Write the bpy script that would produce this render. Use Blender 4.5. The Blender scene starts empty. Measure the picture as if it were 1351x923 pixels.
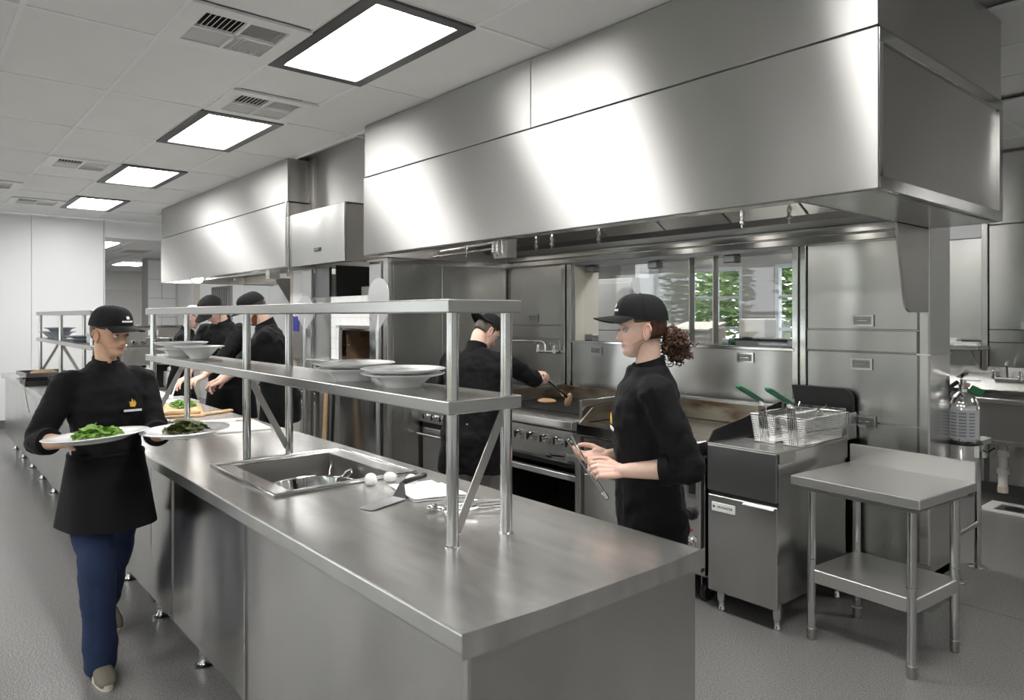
import bpy, math, random
from math import sin, cos, pi, radians as R
from mathutils import Vector as V, Matrix as Mx, noise

random.seed(7)
S = bpy.context.scene
COL = S.collection

# ---------------------------------------------------------------- camera
cam = bpy.data.cameras.new('camera')
cam.sensor_width = 36.0
cam.lens = 25.152
cam.shift_y = -0.0330
cam.clip_start = 0.05
camo = bpy.data.objects.new('camera', cam)
COL.objects.link(camo)
camo.location = (0, 0, 1.62)
camo.rotation_euler = (R(90), 0, R(49.5))
S.camera = camo

# ---------------------------------------------------------------- world and exposure
wd = bpy.data.worlds.new('sky')
S.world = wd
wd.use_nodes = True
_nt = wd.node_tree
_bg = _nt.nodes['Background']
_bg.inputs['Color'].default_value = (0.95, 0.975, 1.0, 1)
_bg.inputs['Strength'].default_value = 1.5
S.view_settings.view_transform = 'Standard'
S.view_settings.look = 'None'
S.view_settings.gamma = 1.0
S.view_settings.use_curve_mapping = False
S.view_settings.exposure = 1.5
S.cycles.max_bounces = 8
S.cycles.diffuse_bounces = 4
S.cycles.glossy_bounces = 5
S.cycles.transparent_max_bounces = 10
S.cycles.sample_clamp_indirect = 6.0
S.cycles.use_denoising = True
LAMP = 11.0            # radiance of the ceiling panels

# ---------------------------------------------------------------- materials
def mat(name, color=(.5, .5, .5), rough=.5, metal=0.0, **kw):
    m = bpy.data.materials.new(name)
    m.use_nodes = True
    nt = m.node_tree
    b = nt.nodes['Principled BSDF']
    b.inputs['Base Color'].default_value = (*color, 1)
    b.inputs['Roughness'].default_value = rough
    b.inputs['Metallic'].default_value = metal
    for k, v in kw.items():
        b.inputs[k].default_value = v
    return m

def node(m, t, **kw):
    n = m.node_tree.nodes.new(t)
    for k, v in kw.items():
        if k in n.inputs: n.inputs[k].default_value = v
        else: setattr(n, k, v)
    return n

def link(m, a, b): m.node_tree.links.new(a, b)
def bsdf(m): return m.node_tree.nodes['Principled BSDF']

def noise_node(m, scale, detail=3, stretch=(1, 1, 1), rough=.5, coord='Object'):
    tc = node(m, 'ShaderNodeTexCoord')
    mp = node(m, 'ShaderNodeMapping')
    mp.inputs['Scale'].default_value = stretch
    n = node(m, 'ShaderNodeTexNoise')
    n.inputs['Scale'].default_value = scale
    n.inputs['Detail'].default_value = detail
    n.inputs['Roughness'].default_value = rough
    link(m, tc.outputs[coord], mp.inputs['Vector'])
    link(m, mp.outputs['Vector'], n.inputs['Vector'])
    return n.outputs['Fac']

def ramp(m, fac, a, b, lo=0.0, hi=1.0):
    r = node(m, 'ShaderNodeMapRange')
    r.inputs['From Min'].default_value = lo
    r.inputs['From Max'].default_value = hi
    r.inputs['To Min'].default_value = a
    r.inputs['To Max'].default_value = b
    link(m, fac, r.inputs['Value'])
    return r.outputs['Result']

def mixc(m, fac, c1, c2, lo=0.0, hi=1.0):
    r = node(m, 'ShaderNodeValToRGB')
    r.color_ramp.elements[0].position = lo
    r.color_ramp.elements[1].position = hi
    r.color_ramp.elements[0].color = (*c1, 1)
    r.color_ramp.elements[1].color = (*c2, 1)
    link(m, fac, r.inputs['Fac'])
    return r.outputs['Color']

def bump(m, fac, strength=.2, dist=.01, prev=None):
    b = node(m, 'ShaderNodeBump')
    b.inputs['Strength'].default_value = strength
    b.inputs['Distance'].default_value = dist
    link(m, fac, b.inputs['Height'])
    if prev is not None: link(m, prev, b.inputs['Normal'])
    link(m, b.outputs['Normal'], bsdf(m).inputs['Normal'])
    return b.outputs['Normal']

def steel(name, color=(.60, .595, .58), rough=.26, aniso=0.0, tangent=(0, 0, 1), smear=.05, wave=.0, wdist=.02, wscale=1.3, brush=(1, 1, 1), haze=0.0, hazer=.6, wstretch=(1, 1, 1), mottle=None):
    m = mat(name, color, rough, 1.0)
    b = bsdf(m)
    f = noise_node(m, 2.2, 3, brush, .5)
    link(m, ramp(m, f, max(.03, rough - smear), rough + smear, .1, .9), b.inputs['Roughness'])
    if aniso:
        b.inputs['Anisotropic'].default_value = aniso
        c = node(m, 'ShaderNodeCombineXYZ')
        for i in range(3): c.inputs[i].default_value = tangent[i]
        link(m, c.outputs[0], b.inputs['Tangent'])
    if mottle:                                  # scuffed, unevenly polished patches
        q = noise_node(m, mottle[2], 5, mottle[3], .62)
        link(m, mixc(m, q, mottle[0], mottle[1], .3, .7), b.inputs['Base Color'])
    nrm = None
    if wave:
        w = noise_node(m, wscale, 1, wstretch, .3)
        nrm = bump(m, w, wave, wdist)
    if haze:                                   # a second, wider lobe: the fine scratches
        gl = node(m, 'ShaderNodeBsdfGlossy')
        gl.inputs['Color'].default_value = (*color, 1)
        gl.inputs['Roughness'].default_value = hazer
        if nrm is not None: link(m, nrm, gl.inputs['Normal'])
        mx = node(m, 'ShaderNodeMixShader')
        mx.inputs[0].default_value = haze
        link(m, b.outputs[0], mx.inputs[1]); link(m, gl.outputs[0], mx.inputs[2])
        link(m, mx.outputs[0], m.node_tree.nodes['Material Output'].inputs[0])
    return m

STEEL = steel('stainless_steel', (.60, .595, .58), rough=.21, aniso=.35, smear=.04, wave=.25, wdist=.02, haze=.22)
STEEL_HOOD = steel('hood_brushed_steel', (.455, .45, .437), rough=.41, aniso=1.0, wave=.12, wdist=.03, wscale=.9, smear=.02)
STEEL_HOOD_END = steel('hood_end_steel', (.47, .465, .45), rough=.42, aniso=1.0, wave=.2, wdist=.03, wscale=.9, smear=.03)
STEEL_TOP = steel('worktop_steel', (.64, .635, .62), rough=.24, aniso=.4, tangent=(1, 0, 0), smear=.022, brush=(2.0, 7, 1), wave=.06, wdist=.01, wscale=2, haze=.20, hazer=.55, mottle=((.50, .495, .48), (.74, .735, .72), 2.2, (1.2, 5, 1)))
STEEL_TABLE = steel('side_table_steel', (.66, .655, .64), rough=.22, aniso=.4, tangent=(1, 0, 0), smear=.03, brush=(2, 6, 1), haze=.48, hazer=.55)
STEEL_SHELF = steel('shelf_steel', (.46, .455, .44), rough=.24, aniso=.4, tangent=(1, 0, 0), smear=.022, brush=(1, 5, 1), wave=.05, wdist=.01, wscale=2, haze=.08)
STEEL_WALL = steel('wall_panel_steel', (.52, .52, .505), rough=.245, aniso=.75, smear=.016, wave=.55, wdist=.05, wscale=2.2, wstretch=(1, 1, .28))
STEEL_ISLAND = steel('island_front_steel', (.48, .475, .46), rough=.25, aniso=.75, smear=.014, wave=.4, wdist=.05, wscale=2.6, wstretch=(1, 1, .3), mottle=((.42, .415, .40), (.54, .535, .52), 1.6, (1.5, 1.5, .6)))
STEEL_DARK = steel('dark_steel', (.26, .26, .27), rough=.33, aniso=.3, smear=.03, wave=.2)
STEEL_OLD = steel('dull_steel', (.42, .41, .39), rough=.38, smear=.07)
STEEL_TUBE = steel('steel_tube', (.60, .60, .59), rough=.12, smear=.04)
CHROME = mat('chrome', (.80, .80, .80), .06, 1.0)
ALU = mat('aluminium', (.72, .73, .74), .38, 1.0)
BLACK = mat('black_plastic', (.012, .012, .013), .35)
BLACKM = mat('black_enamel', (.010, .010, .011), .45)
CAVITY = mat('cavity_shade', (.012, .011, .010), .7)  # near-black stands in for the shade inside openings and voids
WHITE_PL = mat('white_plastic', (.78, .78, .76), .4)
CERAMIC = mat('white_ceramic', (.92, .925, .93), .12)
GREEN_PL = mat('green_vinyl', (.02, .17, .075), .35)
RED_PL = mat('red_plastic', (.5, .02, .02), .35)
TILE_W = mat('white_glazed_tile', (.82, .82, .82), .15)
GROUT = mat('grout', (.55, .55, .54), .8)
PVC = mat('pvc_pipe', (.72, .71, .66), .4)
JOINT = mat('dark_joint_line', (.05, .05, .05), .7)  # dark strip colour of the floor joints and hood seams

def two_tone(name, c1, c2, scale, rough=.6, lo=.3, hi=.7, stretch=(1, 1, 1), bmp=0, bd=.005):
    m = mat(name, c1, rough)
    f = noise_node(m, scale, 4, stretch)
    link(m, mixc(m, f, c1, c2, lo, hi), bsdf(m).inputs['Base Color'])
    if bmp: bump(m, f, bmp, bd)
    return m

WOOD = two_tone('pale_wood', (.62, .42, .24), (.48, .30, .15), 8, .5, stretch=(1, 12, 12))
CEIL_TILE = two_tone('ceiling_tile', (.80, .80, .795), (.77, .77, .765), 2.5, .75)
CEIL_BAR = mat('ceiling_bar', (.82, .82, .815), .5)
WALL_WHITE = two_tone('white_wall_panel', (.80, .81, .82), (.77, .78, .79), 1.2, .38)
WALL_GREY = mat('pale_grey_paint', (.62, .62, .60), .6)
BEIGE = mat('beige_paint', (.60, .57, .50), .6)
COVE = mat('grey_cove_base', (.11, .11, .112), .35)
LIGHT_FRAME = mat('charcoal_light_frame', (.055, .055, .057), .4)
VENT_W = mat('white_vent_enamel', (.78, .78, .77), .4)

def floor_material():
    m = mat('grey_epoxy_floor', (.17, .168, .164), .3)
    f = noise_node(m, 150, 2, rough=.7)
    g = noise_node(m, .7, 1)
    c1 = mixc(m, f, (.125, .122, .118), (.27, .265, .258), .34, .66)
    mx = node(m, 'ShaderNodeMix', data_type='RGBA', blend_type='MULTIPLY')
    mx.inputs[0].default_value = .5
    link(m, c1, mx.inputs[6])
    link(m, mixc(m, g, (.85, .85, .85), (1.05, 1.05, 1.05), .1, .9), mx.inputs[7])
    link(m, mx.outputs[2], bsdf(m).inputs['Base Color'])
    link(m, ramp(m, g, .16, .26, .0, 1.0), bsdf(m).inputs['Roughness'])
    h = noise_node(m, 75, 3, rough=.6)
    bump(m, h, .40, .005)
    return m
FLOOR = floor_material()

def emit(name, color, strength):
    m = bpy.data.materials.new(name)
    m.use_nodes = True
    nt = m.node_tree
    nt.nodes.clear()
    o = nt.nodes.new('ShaderNodeOutputMaterial')
    e = nt.nodes.new('ShaderNodeEmission')
    e.inputs['Color'].default_value = (*color, 1)
    e.inputs['Strength'].default_value = strength
    nt.links.new(e.outputs[0], o.inputs[0])
    return m
PANEL = emit('lit_light_panel', (1.0, .985, .96), LAMP)

def glass(name, tint=(.97, .98, .978), gloss=.04):
    m = bpy.data.materials.new(name)
    m.use_nodes = True
    nt = m.node_tree
    nt.nodes.clear()
    o = nt.nodes.new('ShaderNodeOutputMaterial')
    t = nt.nodes.new('ShaderNodeBsdfTransparent')
    t.inputs[0].default_value = (*tint, 1)
    g = nt.nodes.new('ShaderNodeBsdfGlossy')
    g.inputs['Roughness'].default_value = .01
    f = nt.nodes.new('ShaderNodeLayerWeight')          # the same from both sides of a thin sheet
    p = nt.nodes.new('ShaderNodeMath')
    p.operation = 'POWER'
    p.inputs[1].default_value = 4.0
    nt.links.new(f.outputs['Facing'], p.inputs[0])
    a = nt.nodes.new('ShaderNodeMath')
    a.operation = 'MULTIPLY_ADD'
    a.inputs[1].default_value = .7
    a.inputs[2].default_value = gloss
    nt.links.new(p.outputs[0], a.inputs[0])
    x = nt.nodes.new('ShaderNodeMixShader')
    nt.links.new(a.outputs[0], x.inputs[0])
    nt.links.new(t.outputs[0], x.inputs[1])
    nt.links.new(g.outputs[0], x.inputs[2])
    nt.links.new(x.outputs[0], o.inputs[0])
    return m
GLASS = glass('window_glass')

# ---------------------------------------------------------------- mesh building
class MB:
    def __init__(s): s.v = []; s.f = []
    def add(s, vs, fs):
        o = len(s.v)
        s.v += [tuple(p) for p in vs]
        s.f += [tuple(i + o for i in f) for f in fs]
        return s
    def box(s, x0, y0, z0, x1, y1, z1):
        return s.add([(x0, y0, z0), (x1, y0, z0), (x1, y1, z0), (x0, y1, z0), (x0, y0, z1), (x1, y0, z1), (x1, y1, z1), (x0, y1, z1)],
                     [(0, 3, 2, 1), (4, 5, 6, 7), (0, 1, 5, 4), (1, 2, 6, 5), (2, 3, 7, 6), (3, 0, 4, 7)])
    def obox(s, c, half, M=None):
        M = M or Mx.Identity(3)
        c = V(c); hx, hy, hz = half
        vs = [c + M @ V((sx * hx, sy * hy, sz * hz)) for sz in (-1, 1) for sx, sy in ((-1, -1), (1, -1), (1, 1), (-1, 1))]
        return s.add(vs, [(0, 3, 2, 1), (4, 5, 6, 7), (0, 1, 5, 4), (1, 2, 6, 5), (2, 3, 7, 6), (3, 0, 4, 7)])
    def prism(s, poly, axis, a, b):
        """a polygon in the two other axes (in xyz order), extruded along axis from a to b"""
        def mk(p, t):
            q = list(p); q.insert(axis, t); return tuple(q)
        n = len(poly)
        vs = [mk(p, a) for p in poly] + [mk(p, b) for p in poly]
        fs = [tuple(range(n - 1, -1, -1)), tuple(range(n, 2 * n))]
        fs += [(i, (i + 1) % n, n + (i + 1) % n, n + i) for i in range(n)]
        return s.add(vs, fs)
    def tube(s, pts, r, n=10, caps=True, flat=1.0, up=None, closed=False):
        pts = [V(p) for p in pts]
        k = len(pts)
        rs = [r] * k if not hasattr(r, '__len__') else list(r)
        T = []
        for i in range(k):
            a = pts[(i - 1) % k] if (i > 0 or closed) else pts[i]
            b = pts[(i + 1) % k] if (i < k - 1 or closed) else pts[i]
            t = b - a
            T.append(t.normalized() if t.length > 1e-9 else V((0, 0, 1)))
        u = V(up) if up else (V((0, 0, 1)) if abs(T[0].z) < .9 else V((1, 0, 0)))
        vs = []; fs = []
        for i in range(k):
            u = u - T[i] * u.dot(T[i])
            if u.length < 1e-6: u = V((1, 0, 0)) - T[i] * T[i].x
            u.normalize()
            w = T[i].cross(u)
            for j in range(n):
                an = 2 * pi * j / n
                vs.append(pts[i] + u * (cos(an) * rs[i] * flat) + w * (sin(an) * rs[i]))
        m = k if closed else k - 1
        for i in range(m):
            for j in range(n):
                a = i * n + j; b = i * n + (j + 1) % n
                c = ((i + 1) % k) * n + (j + 1) % n; d = ((i + 1) % k) * n + j
                fs.append((a, b, c, d))
        if caps and not closed:
            fs.append(tuple(range(n - 1, -1, -1)))
            fs.append(tuple(range((k - 1) * n, k * n)))
        return s.add(vs, fs)
    def lathe(s, prof, c=(0, 0, 0), n=24, M=None, sx=1.0, sy=1.0):
        c = V(c); vs = []; fs = []
        k = len(prof)
        for r, z in prof:
            for j in range(n):
                a = 2 * pi * j / n
                p = V((r * cos(a) * sx, r * sin(a) * sy, z))
                vs.append(c + (M @ p if M else p))
        for i in range(k - 1):
            for j in range(n):
                fs.append((i * n + j, i * n + (j + 1) % n, (i + 1) * n + (j + 1) % n, (i + 1) * n + j))
        if prof[0][0] > 1e-6: fs.append(tuple(range(n - 1, -1, -1)))
        if prof[-1][0] > 1e-6: fs.append(tuple(range((k - 1) * n, k * n)))
        return s.add(vs, fs)
    def ell(s, c, r, M=None, nu=16, nv=10):
        prof = [(sin(pi * i / nv) + 1e-7, -cos(pi * i / nv)) for i in range(nv + 1)]
        c = V(c); vs = []; fs = []
        for a, z in prof:
            for j in range(nu):
                t = 2 * pi * j / nu
                p = V((a * cos(t) * r[0], a * sin(t) * r[1], z * r[2]))
                vs.append(c + (M @ p if M else p))
        for i in range(nv):
            for j in range(nu):
                fs.append((i * nu + j, i * nu + (j + 1) % nu, (i + 1) * nu + (j + 1) % nu, (i + 1) * nu + j))
        return s.add(vs, fs)
    def sheet(s, grid, thick, nrm=None):
        """grid[i][j] of points, given thickness along the local normal"""
        h = len(grid); w = len(grid[0])
        P = [[V(p) for p in row] for row in grid]
        N = []
        for i in range(h):
            row = []
            for j in range(w):
                a = P[min(i + 1, h - 1)][j] - P[max(i - 1, 0)][j]
                b = P[i][min(j + 1, w - 1)] - P[i][max(j - 1, 0)]
                nn = a.cross(b)
                row.append(nn.normalized() if nn.length > 1e-12 else V((0, 0, 1)))
            N.append(row)
        vs = [P[i][j] for i in range(h) for j in range(w)] + [P[i][j] + N[i][j] * thick for i in range(h) for j in range(w)]
        o = h * w; fs = []
        for i in range(h - 1):
            for j in range(w - 1):
                a, b, c, d = i * w + j, i * w + j + 1, (i + 1) * w + j + 1, (i + 1) * w + j
                fs.append((a, b, c, d)); fs.append((o + d, o + c, o + b, o + a))
        rim = [i for i in range(w)] + [i * w + w - 1 for i in range(1, h)] + [(h - 1) * w + j for j in range(w - 2, -1, -1)] + [i * w for i in range(h - 2, 0, -1)]
        for q in range(len(rim)):
            a, b = rim[q], rim[(q + 1) % len(rim)]
            fs.append((b, a, o + a, o + b))
        return s.add(vs, fs)

INV = {}          # object name -> inverse of its thing's matrix

def mesh_from(name, mb, material, smooth=None, inv=None):
    me = bpy.data.meshes.new(name)
    vs = [inv @ V(p) for p in mb.v] if inv is not None else mb.v
    me.from_pydata(vs, [], mb.f)
    me.update()
    if material: me.materials.append(material)
    if smooth is not None:
        for p in me.polygons: p.use_smooth = True
        if smooth < 179: me.set_sharp_from_angle(angle=R(smooth))
    return me

def part(name, mb, material, parent=None, smooth=None, bevel=0, label=None, kind=None, local=False, seg=1):
    """link a mesh; parent's frame is honoured (mb in world coordinates unless local)"""
    inv = None
    if parent is not None and not local: inv = INV.get(parent.name)
    me = mesh_from(name, mb, material, smooth, inv)
    o = bpy.data.objects.new(name, me)
    COL.objects.link(o)
    if parent is not None:
        o.parent = parent
        if parent.name in INV: INV[o.name] = INV[parent.name]
    if bevel:
        b = o.modifiers.new('edge', 'BEVEL')
        b.width = bevel; b.segments = seg; b.limit_method = 'ANGLE'; b.angle_limit = R(40)
        b.harden_normals = False
    if label: o['label'] = label
    if kind: o['kind'] = kind
    return o

def tag(o, label, cat, group=None):
    o['label'] = label; o['category'] = cat
    if group: o['group'] = group
    return o

def thing(name, label, cat, loc=(0, 0, 0), rotz=0.0, group=None, rot=None):
    o = bpy.data.objects.new(name, None)
    COL.objects.link(o)
    o.empty_display_size = .1
    o.location = loc
    o.rotation_euler = rot if rot else (0, 0, rotz)
    M = Mx.Translation(V(loc)) @ o.rotation_euler.to_matrix().to_4x4()
    INV[o.name] = M.inverted()
    return tag(o, label, cat, group)

def struct(name, mb=None, material=None, parent=None, smooth=None, bevel=0):
    if mb is None:
        o = bpy.data.objects.new(name, None); COL.objects.link(o)
    else:
        o = part(name, mb, material, parent, smooth, bevel)
    o['kind'] = 'structure'
    return o

def dup(root, loc, rotz=None, label=None, rot=None):
    r = root.copy(); COL.objects.link(r)
    r.location = loc
    if rotz is not None: r.rotation_euler = (0, 0, rotz)
    if rot is not None: r.rotation_euler = rot
    if label: r['label'] = label
    for ch in list(root.children):
        c = ch.copy(); COL.objects.link(c); c.parent = r
        for g in list(ch.children):
            d = g.copy(); COL.objects.link(d); d.parent = c
    return r

def box(*a): return MB().box(*a)
def rz(a): return Mx.Rotation(a, 3, 'Z')
def arc(c, r, a0, a1, n, plane='xz'):
    out = []
    for i in range(n + 1):
        a = a0 + (a1 - a0) * i / n
        u, w = r * cos(a), r * sin(a)
        out.append({'xz': (c[0] + u, c[1], c[2] + w), 'xy': (c[0] + u, c[1] + w, c[2]), 'yz': (c[0], c[1] + u, c[2] + w)}[plane])
    return out
# ================================================================ THE ROOM
CZ = 3.12
fl = struct('floor', box(-24, -4.2, -.12, 4.0, 12.0, 0), FLOOR)
fj = MB().box(-1.9, 4.545, 0, 3.9, 4.55, .0012)
part('joint_line', fj, JOINT, fl)
part('joint_line', MB().box(-12.6, -1.2, 0, 3.9, -1.195, .0012), JOINT, fl)

# suspended ceiling: slab, bars, every tile its own piece
ce = struct('ceiling', box(-12.6, -4.2, 3.17, 4.0, 7.7, 3.3), CEIL_TILE)
XL = [-4.165 - 1.2225 * k for k in range(-6, 7)] + [-12.6]
XL = sorted(XL)                                     # grid lines along x
YL = [1.05 + .606 * k for k in range(-8, 11)] + [7.6]
HOODS = [(-5.06, 2.79, -1.15, 4.25), (-10.85, 2.79, -6.55, 4.4), (-6.55, 3.0, -5.06, 4.4)]
LIGHTS_IN = [(-2.943 - 2.445 * k, 1.656) for k in range(-1, 4)]
def cell_free(x0, y0, x1, y1):
    for h in HOODS:
        if x1 > h[0] + .02 and x0 < h[2] - .02 and y0 > h[1] - .25 and y1 < h[3] + .3: return False
    return True
tile_mesh = {}
LR = [1.656, -1.98, 5.292]
def in_light(xc, yc):
    for ly in LR:
        if ly < yc < ly + .61:
            for k in range(-2, 4):
                x1 = -2.943 - 2.445 * k
                if x1 - 1.24 < xc < x1: return True
    return False
VENTS = [(-3.86, 1.353), (-5.07, 1.965), (-8.15, 1.353), (-11.2, 1.353), (-9.99, .747)]
for i in range(len(XL) - 1):
    for j in range(len(YL) - 1):
        x0, x1, y0, y1 = XL[i], XL[i + 1], YL[j], YL[j + 1]
        if x0 > 1.0 or y0 < -1.5: continue
        xc, yc = (x0 + x1) / 2, (y0 + y1) / 2
        if not cell_free(x0, y0, x1, y1) or in_light(xc, yc): continue
        parts_ = [(x0, x1)]
        for vx, vy in VENTS:
            if x0 < vx < x1 and y0 < vy < y1:
                parts_ = []
                if vx - .305 - x0 > .1: parts_.append((x0, vx - .305))
                if x1 - vx - .305 > .1: parts_.append((vx + .305, x1))
        for a, b in parts_:
            key = (round(b - a, 3), round(y1 - y0, 3))
            if key not in tile_mesh:
                w, d = key[0] / 2 - .011, key[1] / 2 - .011
                tile_mesh[key] = mesh_from('tile', box(-w, -d, 0, w, d, .018), CEIL_TILE)
            o = bpy.data.objects.new('tile', tile_mesh[key]); COL.objects.link(o)
            o.location = ((a + b) / 2, yc, CZ + .006); o.parent = ce
for y in YL[:-1]:
    if y > -1.6:
        part('ceiling_bar', box(-12.6, y - .012, CZ - .001, 2.2, y + .012, CZ + .012), CEIL_BAR, ce)
for x in XL[1:]:
    if x < 1.5:
        part('ceiling_bar', box(x - .012, -1.4, CZ, x + .012, 7.6, CZ + .012), CEIL_BAR, ce)

def ceiling_light(x1, y0, label):
    t = thing('ceiling_light', label, 'ceiling light', (x1 - .613, y0 + .305, CZ), group='flat panel ceiling lights')
    a, b = .613, .305
    f = MB()
    for (p, q, r_, s_) in ((-a, -b, a, -b + .068), (-a, b - .068, a, b), (-a, -b + .068, -a + .068, b - .068), (a - .068, -b + .068, a, b - .068)):
        f.box(p, q, -.014, r_, s_, .012)
    part('frame', f, LIGHT_FRAME, t, local=True)
    part('diffuser', box(-a + .068, -b + .068, -.004, a - .068, b - .068, .004), PANEL, t, local=True)
    part('housing', box(-a + .01, -b + .01, .012, a - .01, b - .01, .045), LIGHT_FRAME, t, local=True)
    return t
ORD = ['lit ceiling panel above the open worktop end, beyond the picture top', 'largest lit ceiling panel, in charcoal frame, beside the first square vent',
       'second lit ceiling panel along the row, beside the vent with a dark grille quarter', 'third lit ceiling panel along the row, before the tall hood end',
       'farthest and smallest lit ceiling panel of the row, close to the white wall']
for k in range(-1, 4):
    ceiling_light(-2.943 - 2.445 * k, 1.656, ORD[k + 1])
for k, o in zip(range(-2, 4), ('sixth', 'fifth', 'fourth', 'third', 'second', 'first')):  # row added behind the camera, unseen, for room light
    ceiling_light(-2.943 - 2.445 * k, -1.98, 'added unseen lit panel in the window wall row, %s from the far white wall' % o)
for k, l in ((-2, 'added lit ceiling panel over the sink area, beyond the picture edge'), (0, 'added lit ceiling panel hidden behind the big hood, over the serving ledge'), (1, 'added lit ceiling panel hidden behind the big hood, over the steel refrigerator')):  # added out of view to light the sink and pass rooms
    ceiling_light(-2.943 - 2.445 * k, 5.292, l)

def vent(x, y, label):
    t = thing('ceiling_vent', label, 'air vent', (x, y, CZ), group='square ceiling vents')
    a, q = .302, .215
    f = MB()
    for (p0, q0, p1, q1) in ((-a, -a, a, -q), (-a, q, a, a), (-a, -q, -q, q), (q, -q, a, q), (-.008, -q, .008, q), (-q, -.008, q, .008)):
        f.box(p0, q0, -.010, p1, q1, .006)
    part('frame', f, VENT_W, t, local=True)
    part('duct_opening', box(-q, -q, .036, q, q, .042), CAVITY, t, local=True)
    w = (q - .008)
    for cx, cy, ax, n, tilt, hw in ((1, -1, 'x', 8, 48, .0125), (1, 1, 'y', 12, 30, .009), (-1, -1, 'y', 12, -60, .009), (-1, 1, 'x', 9, -72, .0115)):
        g = MB()
        x0, y0 = (.008 + w / 2) * cx, (.008 + w / 2) * cy
        for i in range(n):
            s = -w / 2 + w * (i + .5) / n
            if ax == 'x': g.obox((x0, y0 + s, .006), (w / 2, hw, .0014), Mx.Rotation(R(tilt), 3, 'X'))
            else: g.obox((x0 + s, y0, .006), (hw, w / 2, .0012), Mx.Rotation(R(tilt), 3, 'Y'))
        part('louver_slats', g, VENT_W, t, local=True, kind='stuff')
    return t
for (x, y), l in zip(VENTS, ('largest square ceiling vent, beside the biggest light panel', 'square ceiling vent tucked against the second light panel',
                             'square ceiling vent beside the third light panel', 'small ceiling vent beside the farthest light panel',
                             'ceiling vent cut by the picture edge, one tile row off the others')):
    vent(x, y, l)

# far white wall, its panels and cove base
wl = struct('wall_left', box(-12.75, -4.2, 0, -12.62, 2.4, 3.17), WALL_WHITE)
for y0, y1 in ((-2.2, -.98), (-.98, .24), (.24, 1.46), (1.46, 2.4)):
    part('panel', box(-12.62, y0 + .003, .12, -12.605, y1 - .003, 3.115), WALL_WHITE, wl, bevel=.002)
struct('baseboard_left', box(-12.62, -4.2, 0, -12.59, 2.4, .12), COVE)
struct('trim_1', box(-12.76, 2.4, 0, -12.60, 2.42, 3.12), WALL_GREY)
struct('wall_header', box(-12.75, 2.4, 2.85, -12.62, 4.6, 3.17), WALL_WHITE)

# corridor beyond the opening
cf = struct('ceiling_corridor', box(-24, -2, 2.85, -12.75, 9.0, 2.95), CEIL_TILE)
for yy in (2.3, 2.9, 3.5, 4.1, 4.7, 5.3):
    part('ceiling_bar', box(-23.9, yy - .012, 2.843, -12.8, yy + .012, 2.851), CEIL_BAR, cf)
for x, y, l in ((-13.9, 2.5, 'lit corridor ceiling panel cut by the white wall edge'), (-18.6, 4.1, 'small lit corridor ceiling panel over the grey door'),
                (-18.4, 5.15, 'small lit corridor ceiling panel beside the white block column')):
    t = thing('corridor_light', l, 'ceiling light', (x, y, 2.84))
    part('diffuser', box(-.5, -.28, -.005, .5, .28, .004), PANEL, t, local=True)
    part('frame', MB().box(-.54, -.32, 0, .54, -.28, .008).box(-.54, .28, 0, .54, .32, .008), VENT_W, t, local=True)
t = thing('corridor_vent', 'long dark slotted vent in the corridor ceiling', 'air vent', (-14.8, 3.35, 2.84))
part('frame', box(-.45, -.3, -.006, .45, .3, .006), VENT_W, t, local=True)
part('grille', box(-.35, -.2, -.010, .35, .2, -.006), STEEL_OLD, t, local=True)
struct('wall_far', box(-22.1, -2, 0, -22.0, 9, 2.9), WALL_GREY)
struct('door_1', box(-21.99, 4.0, 0, -21.93, 5.9, 2.35), mat('corridor_door_paint', (.50, .50, .49), .5))
struct('trim_2', MB().box(-21.0, 3.55, 0, -20.8, 3.75, 2.85), BEIGE)
struct('trim_3', MB().box(-19.2, 5.55, 0, -19.0, 5.78, 2.85), BEIGE)
# white block column: every block a piece
colm = struct('wall_column', box(-16.92, 3.95, 0, -16.42, 4.50, 2.85), GROUT)
for i in range(7):
    for y0, y1 in (((3.95, 4.50),) if i % 2 == 0 else ((3.95, 4.22), (4.22, 4.50))):
        part('block', box(-16.42, y0 + .006, .40 * i + .006, -16.405, y1 - .006, min(.40 * i + .394, 2.84)), WALL_WHITE, colm, bevel=.004)
struct('wall_corridor_side', box(-24, 9.0, 0, -12.75, 9.1, 2.95), WALL_WHITE)
struct('wall_corridor_inner', box(-24, -2.1, 0, -12.75, -2.0, 2.95), WALL_WHITE)

# walls behind the left cooking bay
wb = struct('wall_bay', box(-16.42, 4.55, 0, -6.6, 4.7, 3.17), WALL_WHITE)
for x0, x1 in ((-16.4, -15.0), (-14.95, -13.8), (-13.8, -12.6), (-12.6, -11.4), (-11.4, -10.2), (-10.2, -9.0), (-9.0, -7.8), (-7.8, -6.62)):
    part('panel', box(x0 + .004, 4.537, .12, x1 - .004, 4.552, 3.1), WALL_WHITE, wb, bevel=.002)
struct('trim_4', box(-15.02, 4.46, 0, -14.90, 4.54, 2.8), BEIGE)

PASS_PAINT = mat('mid_grey_pass_room_paint', (.27, .265, .255), .5)
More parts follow.
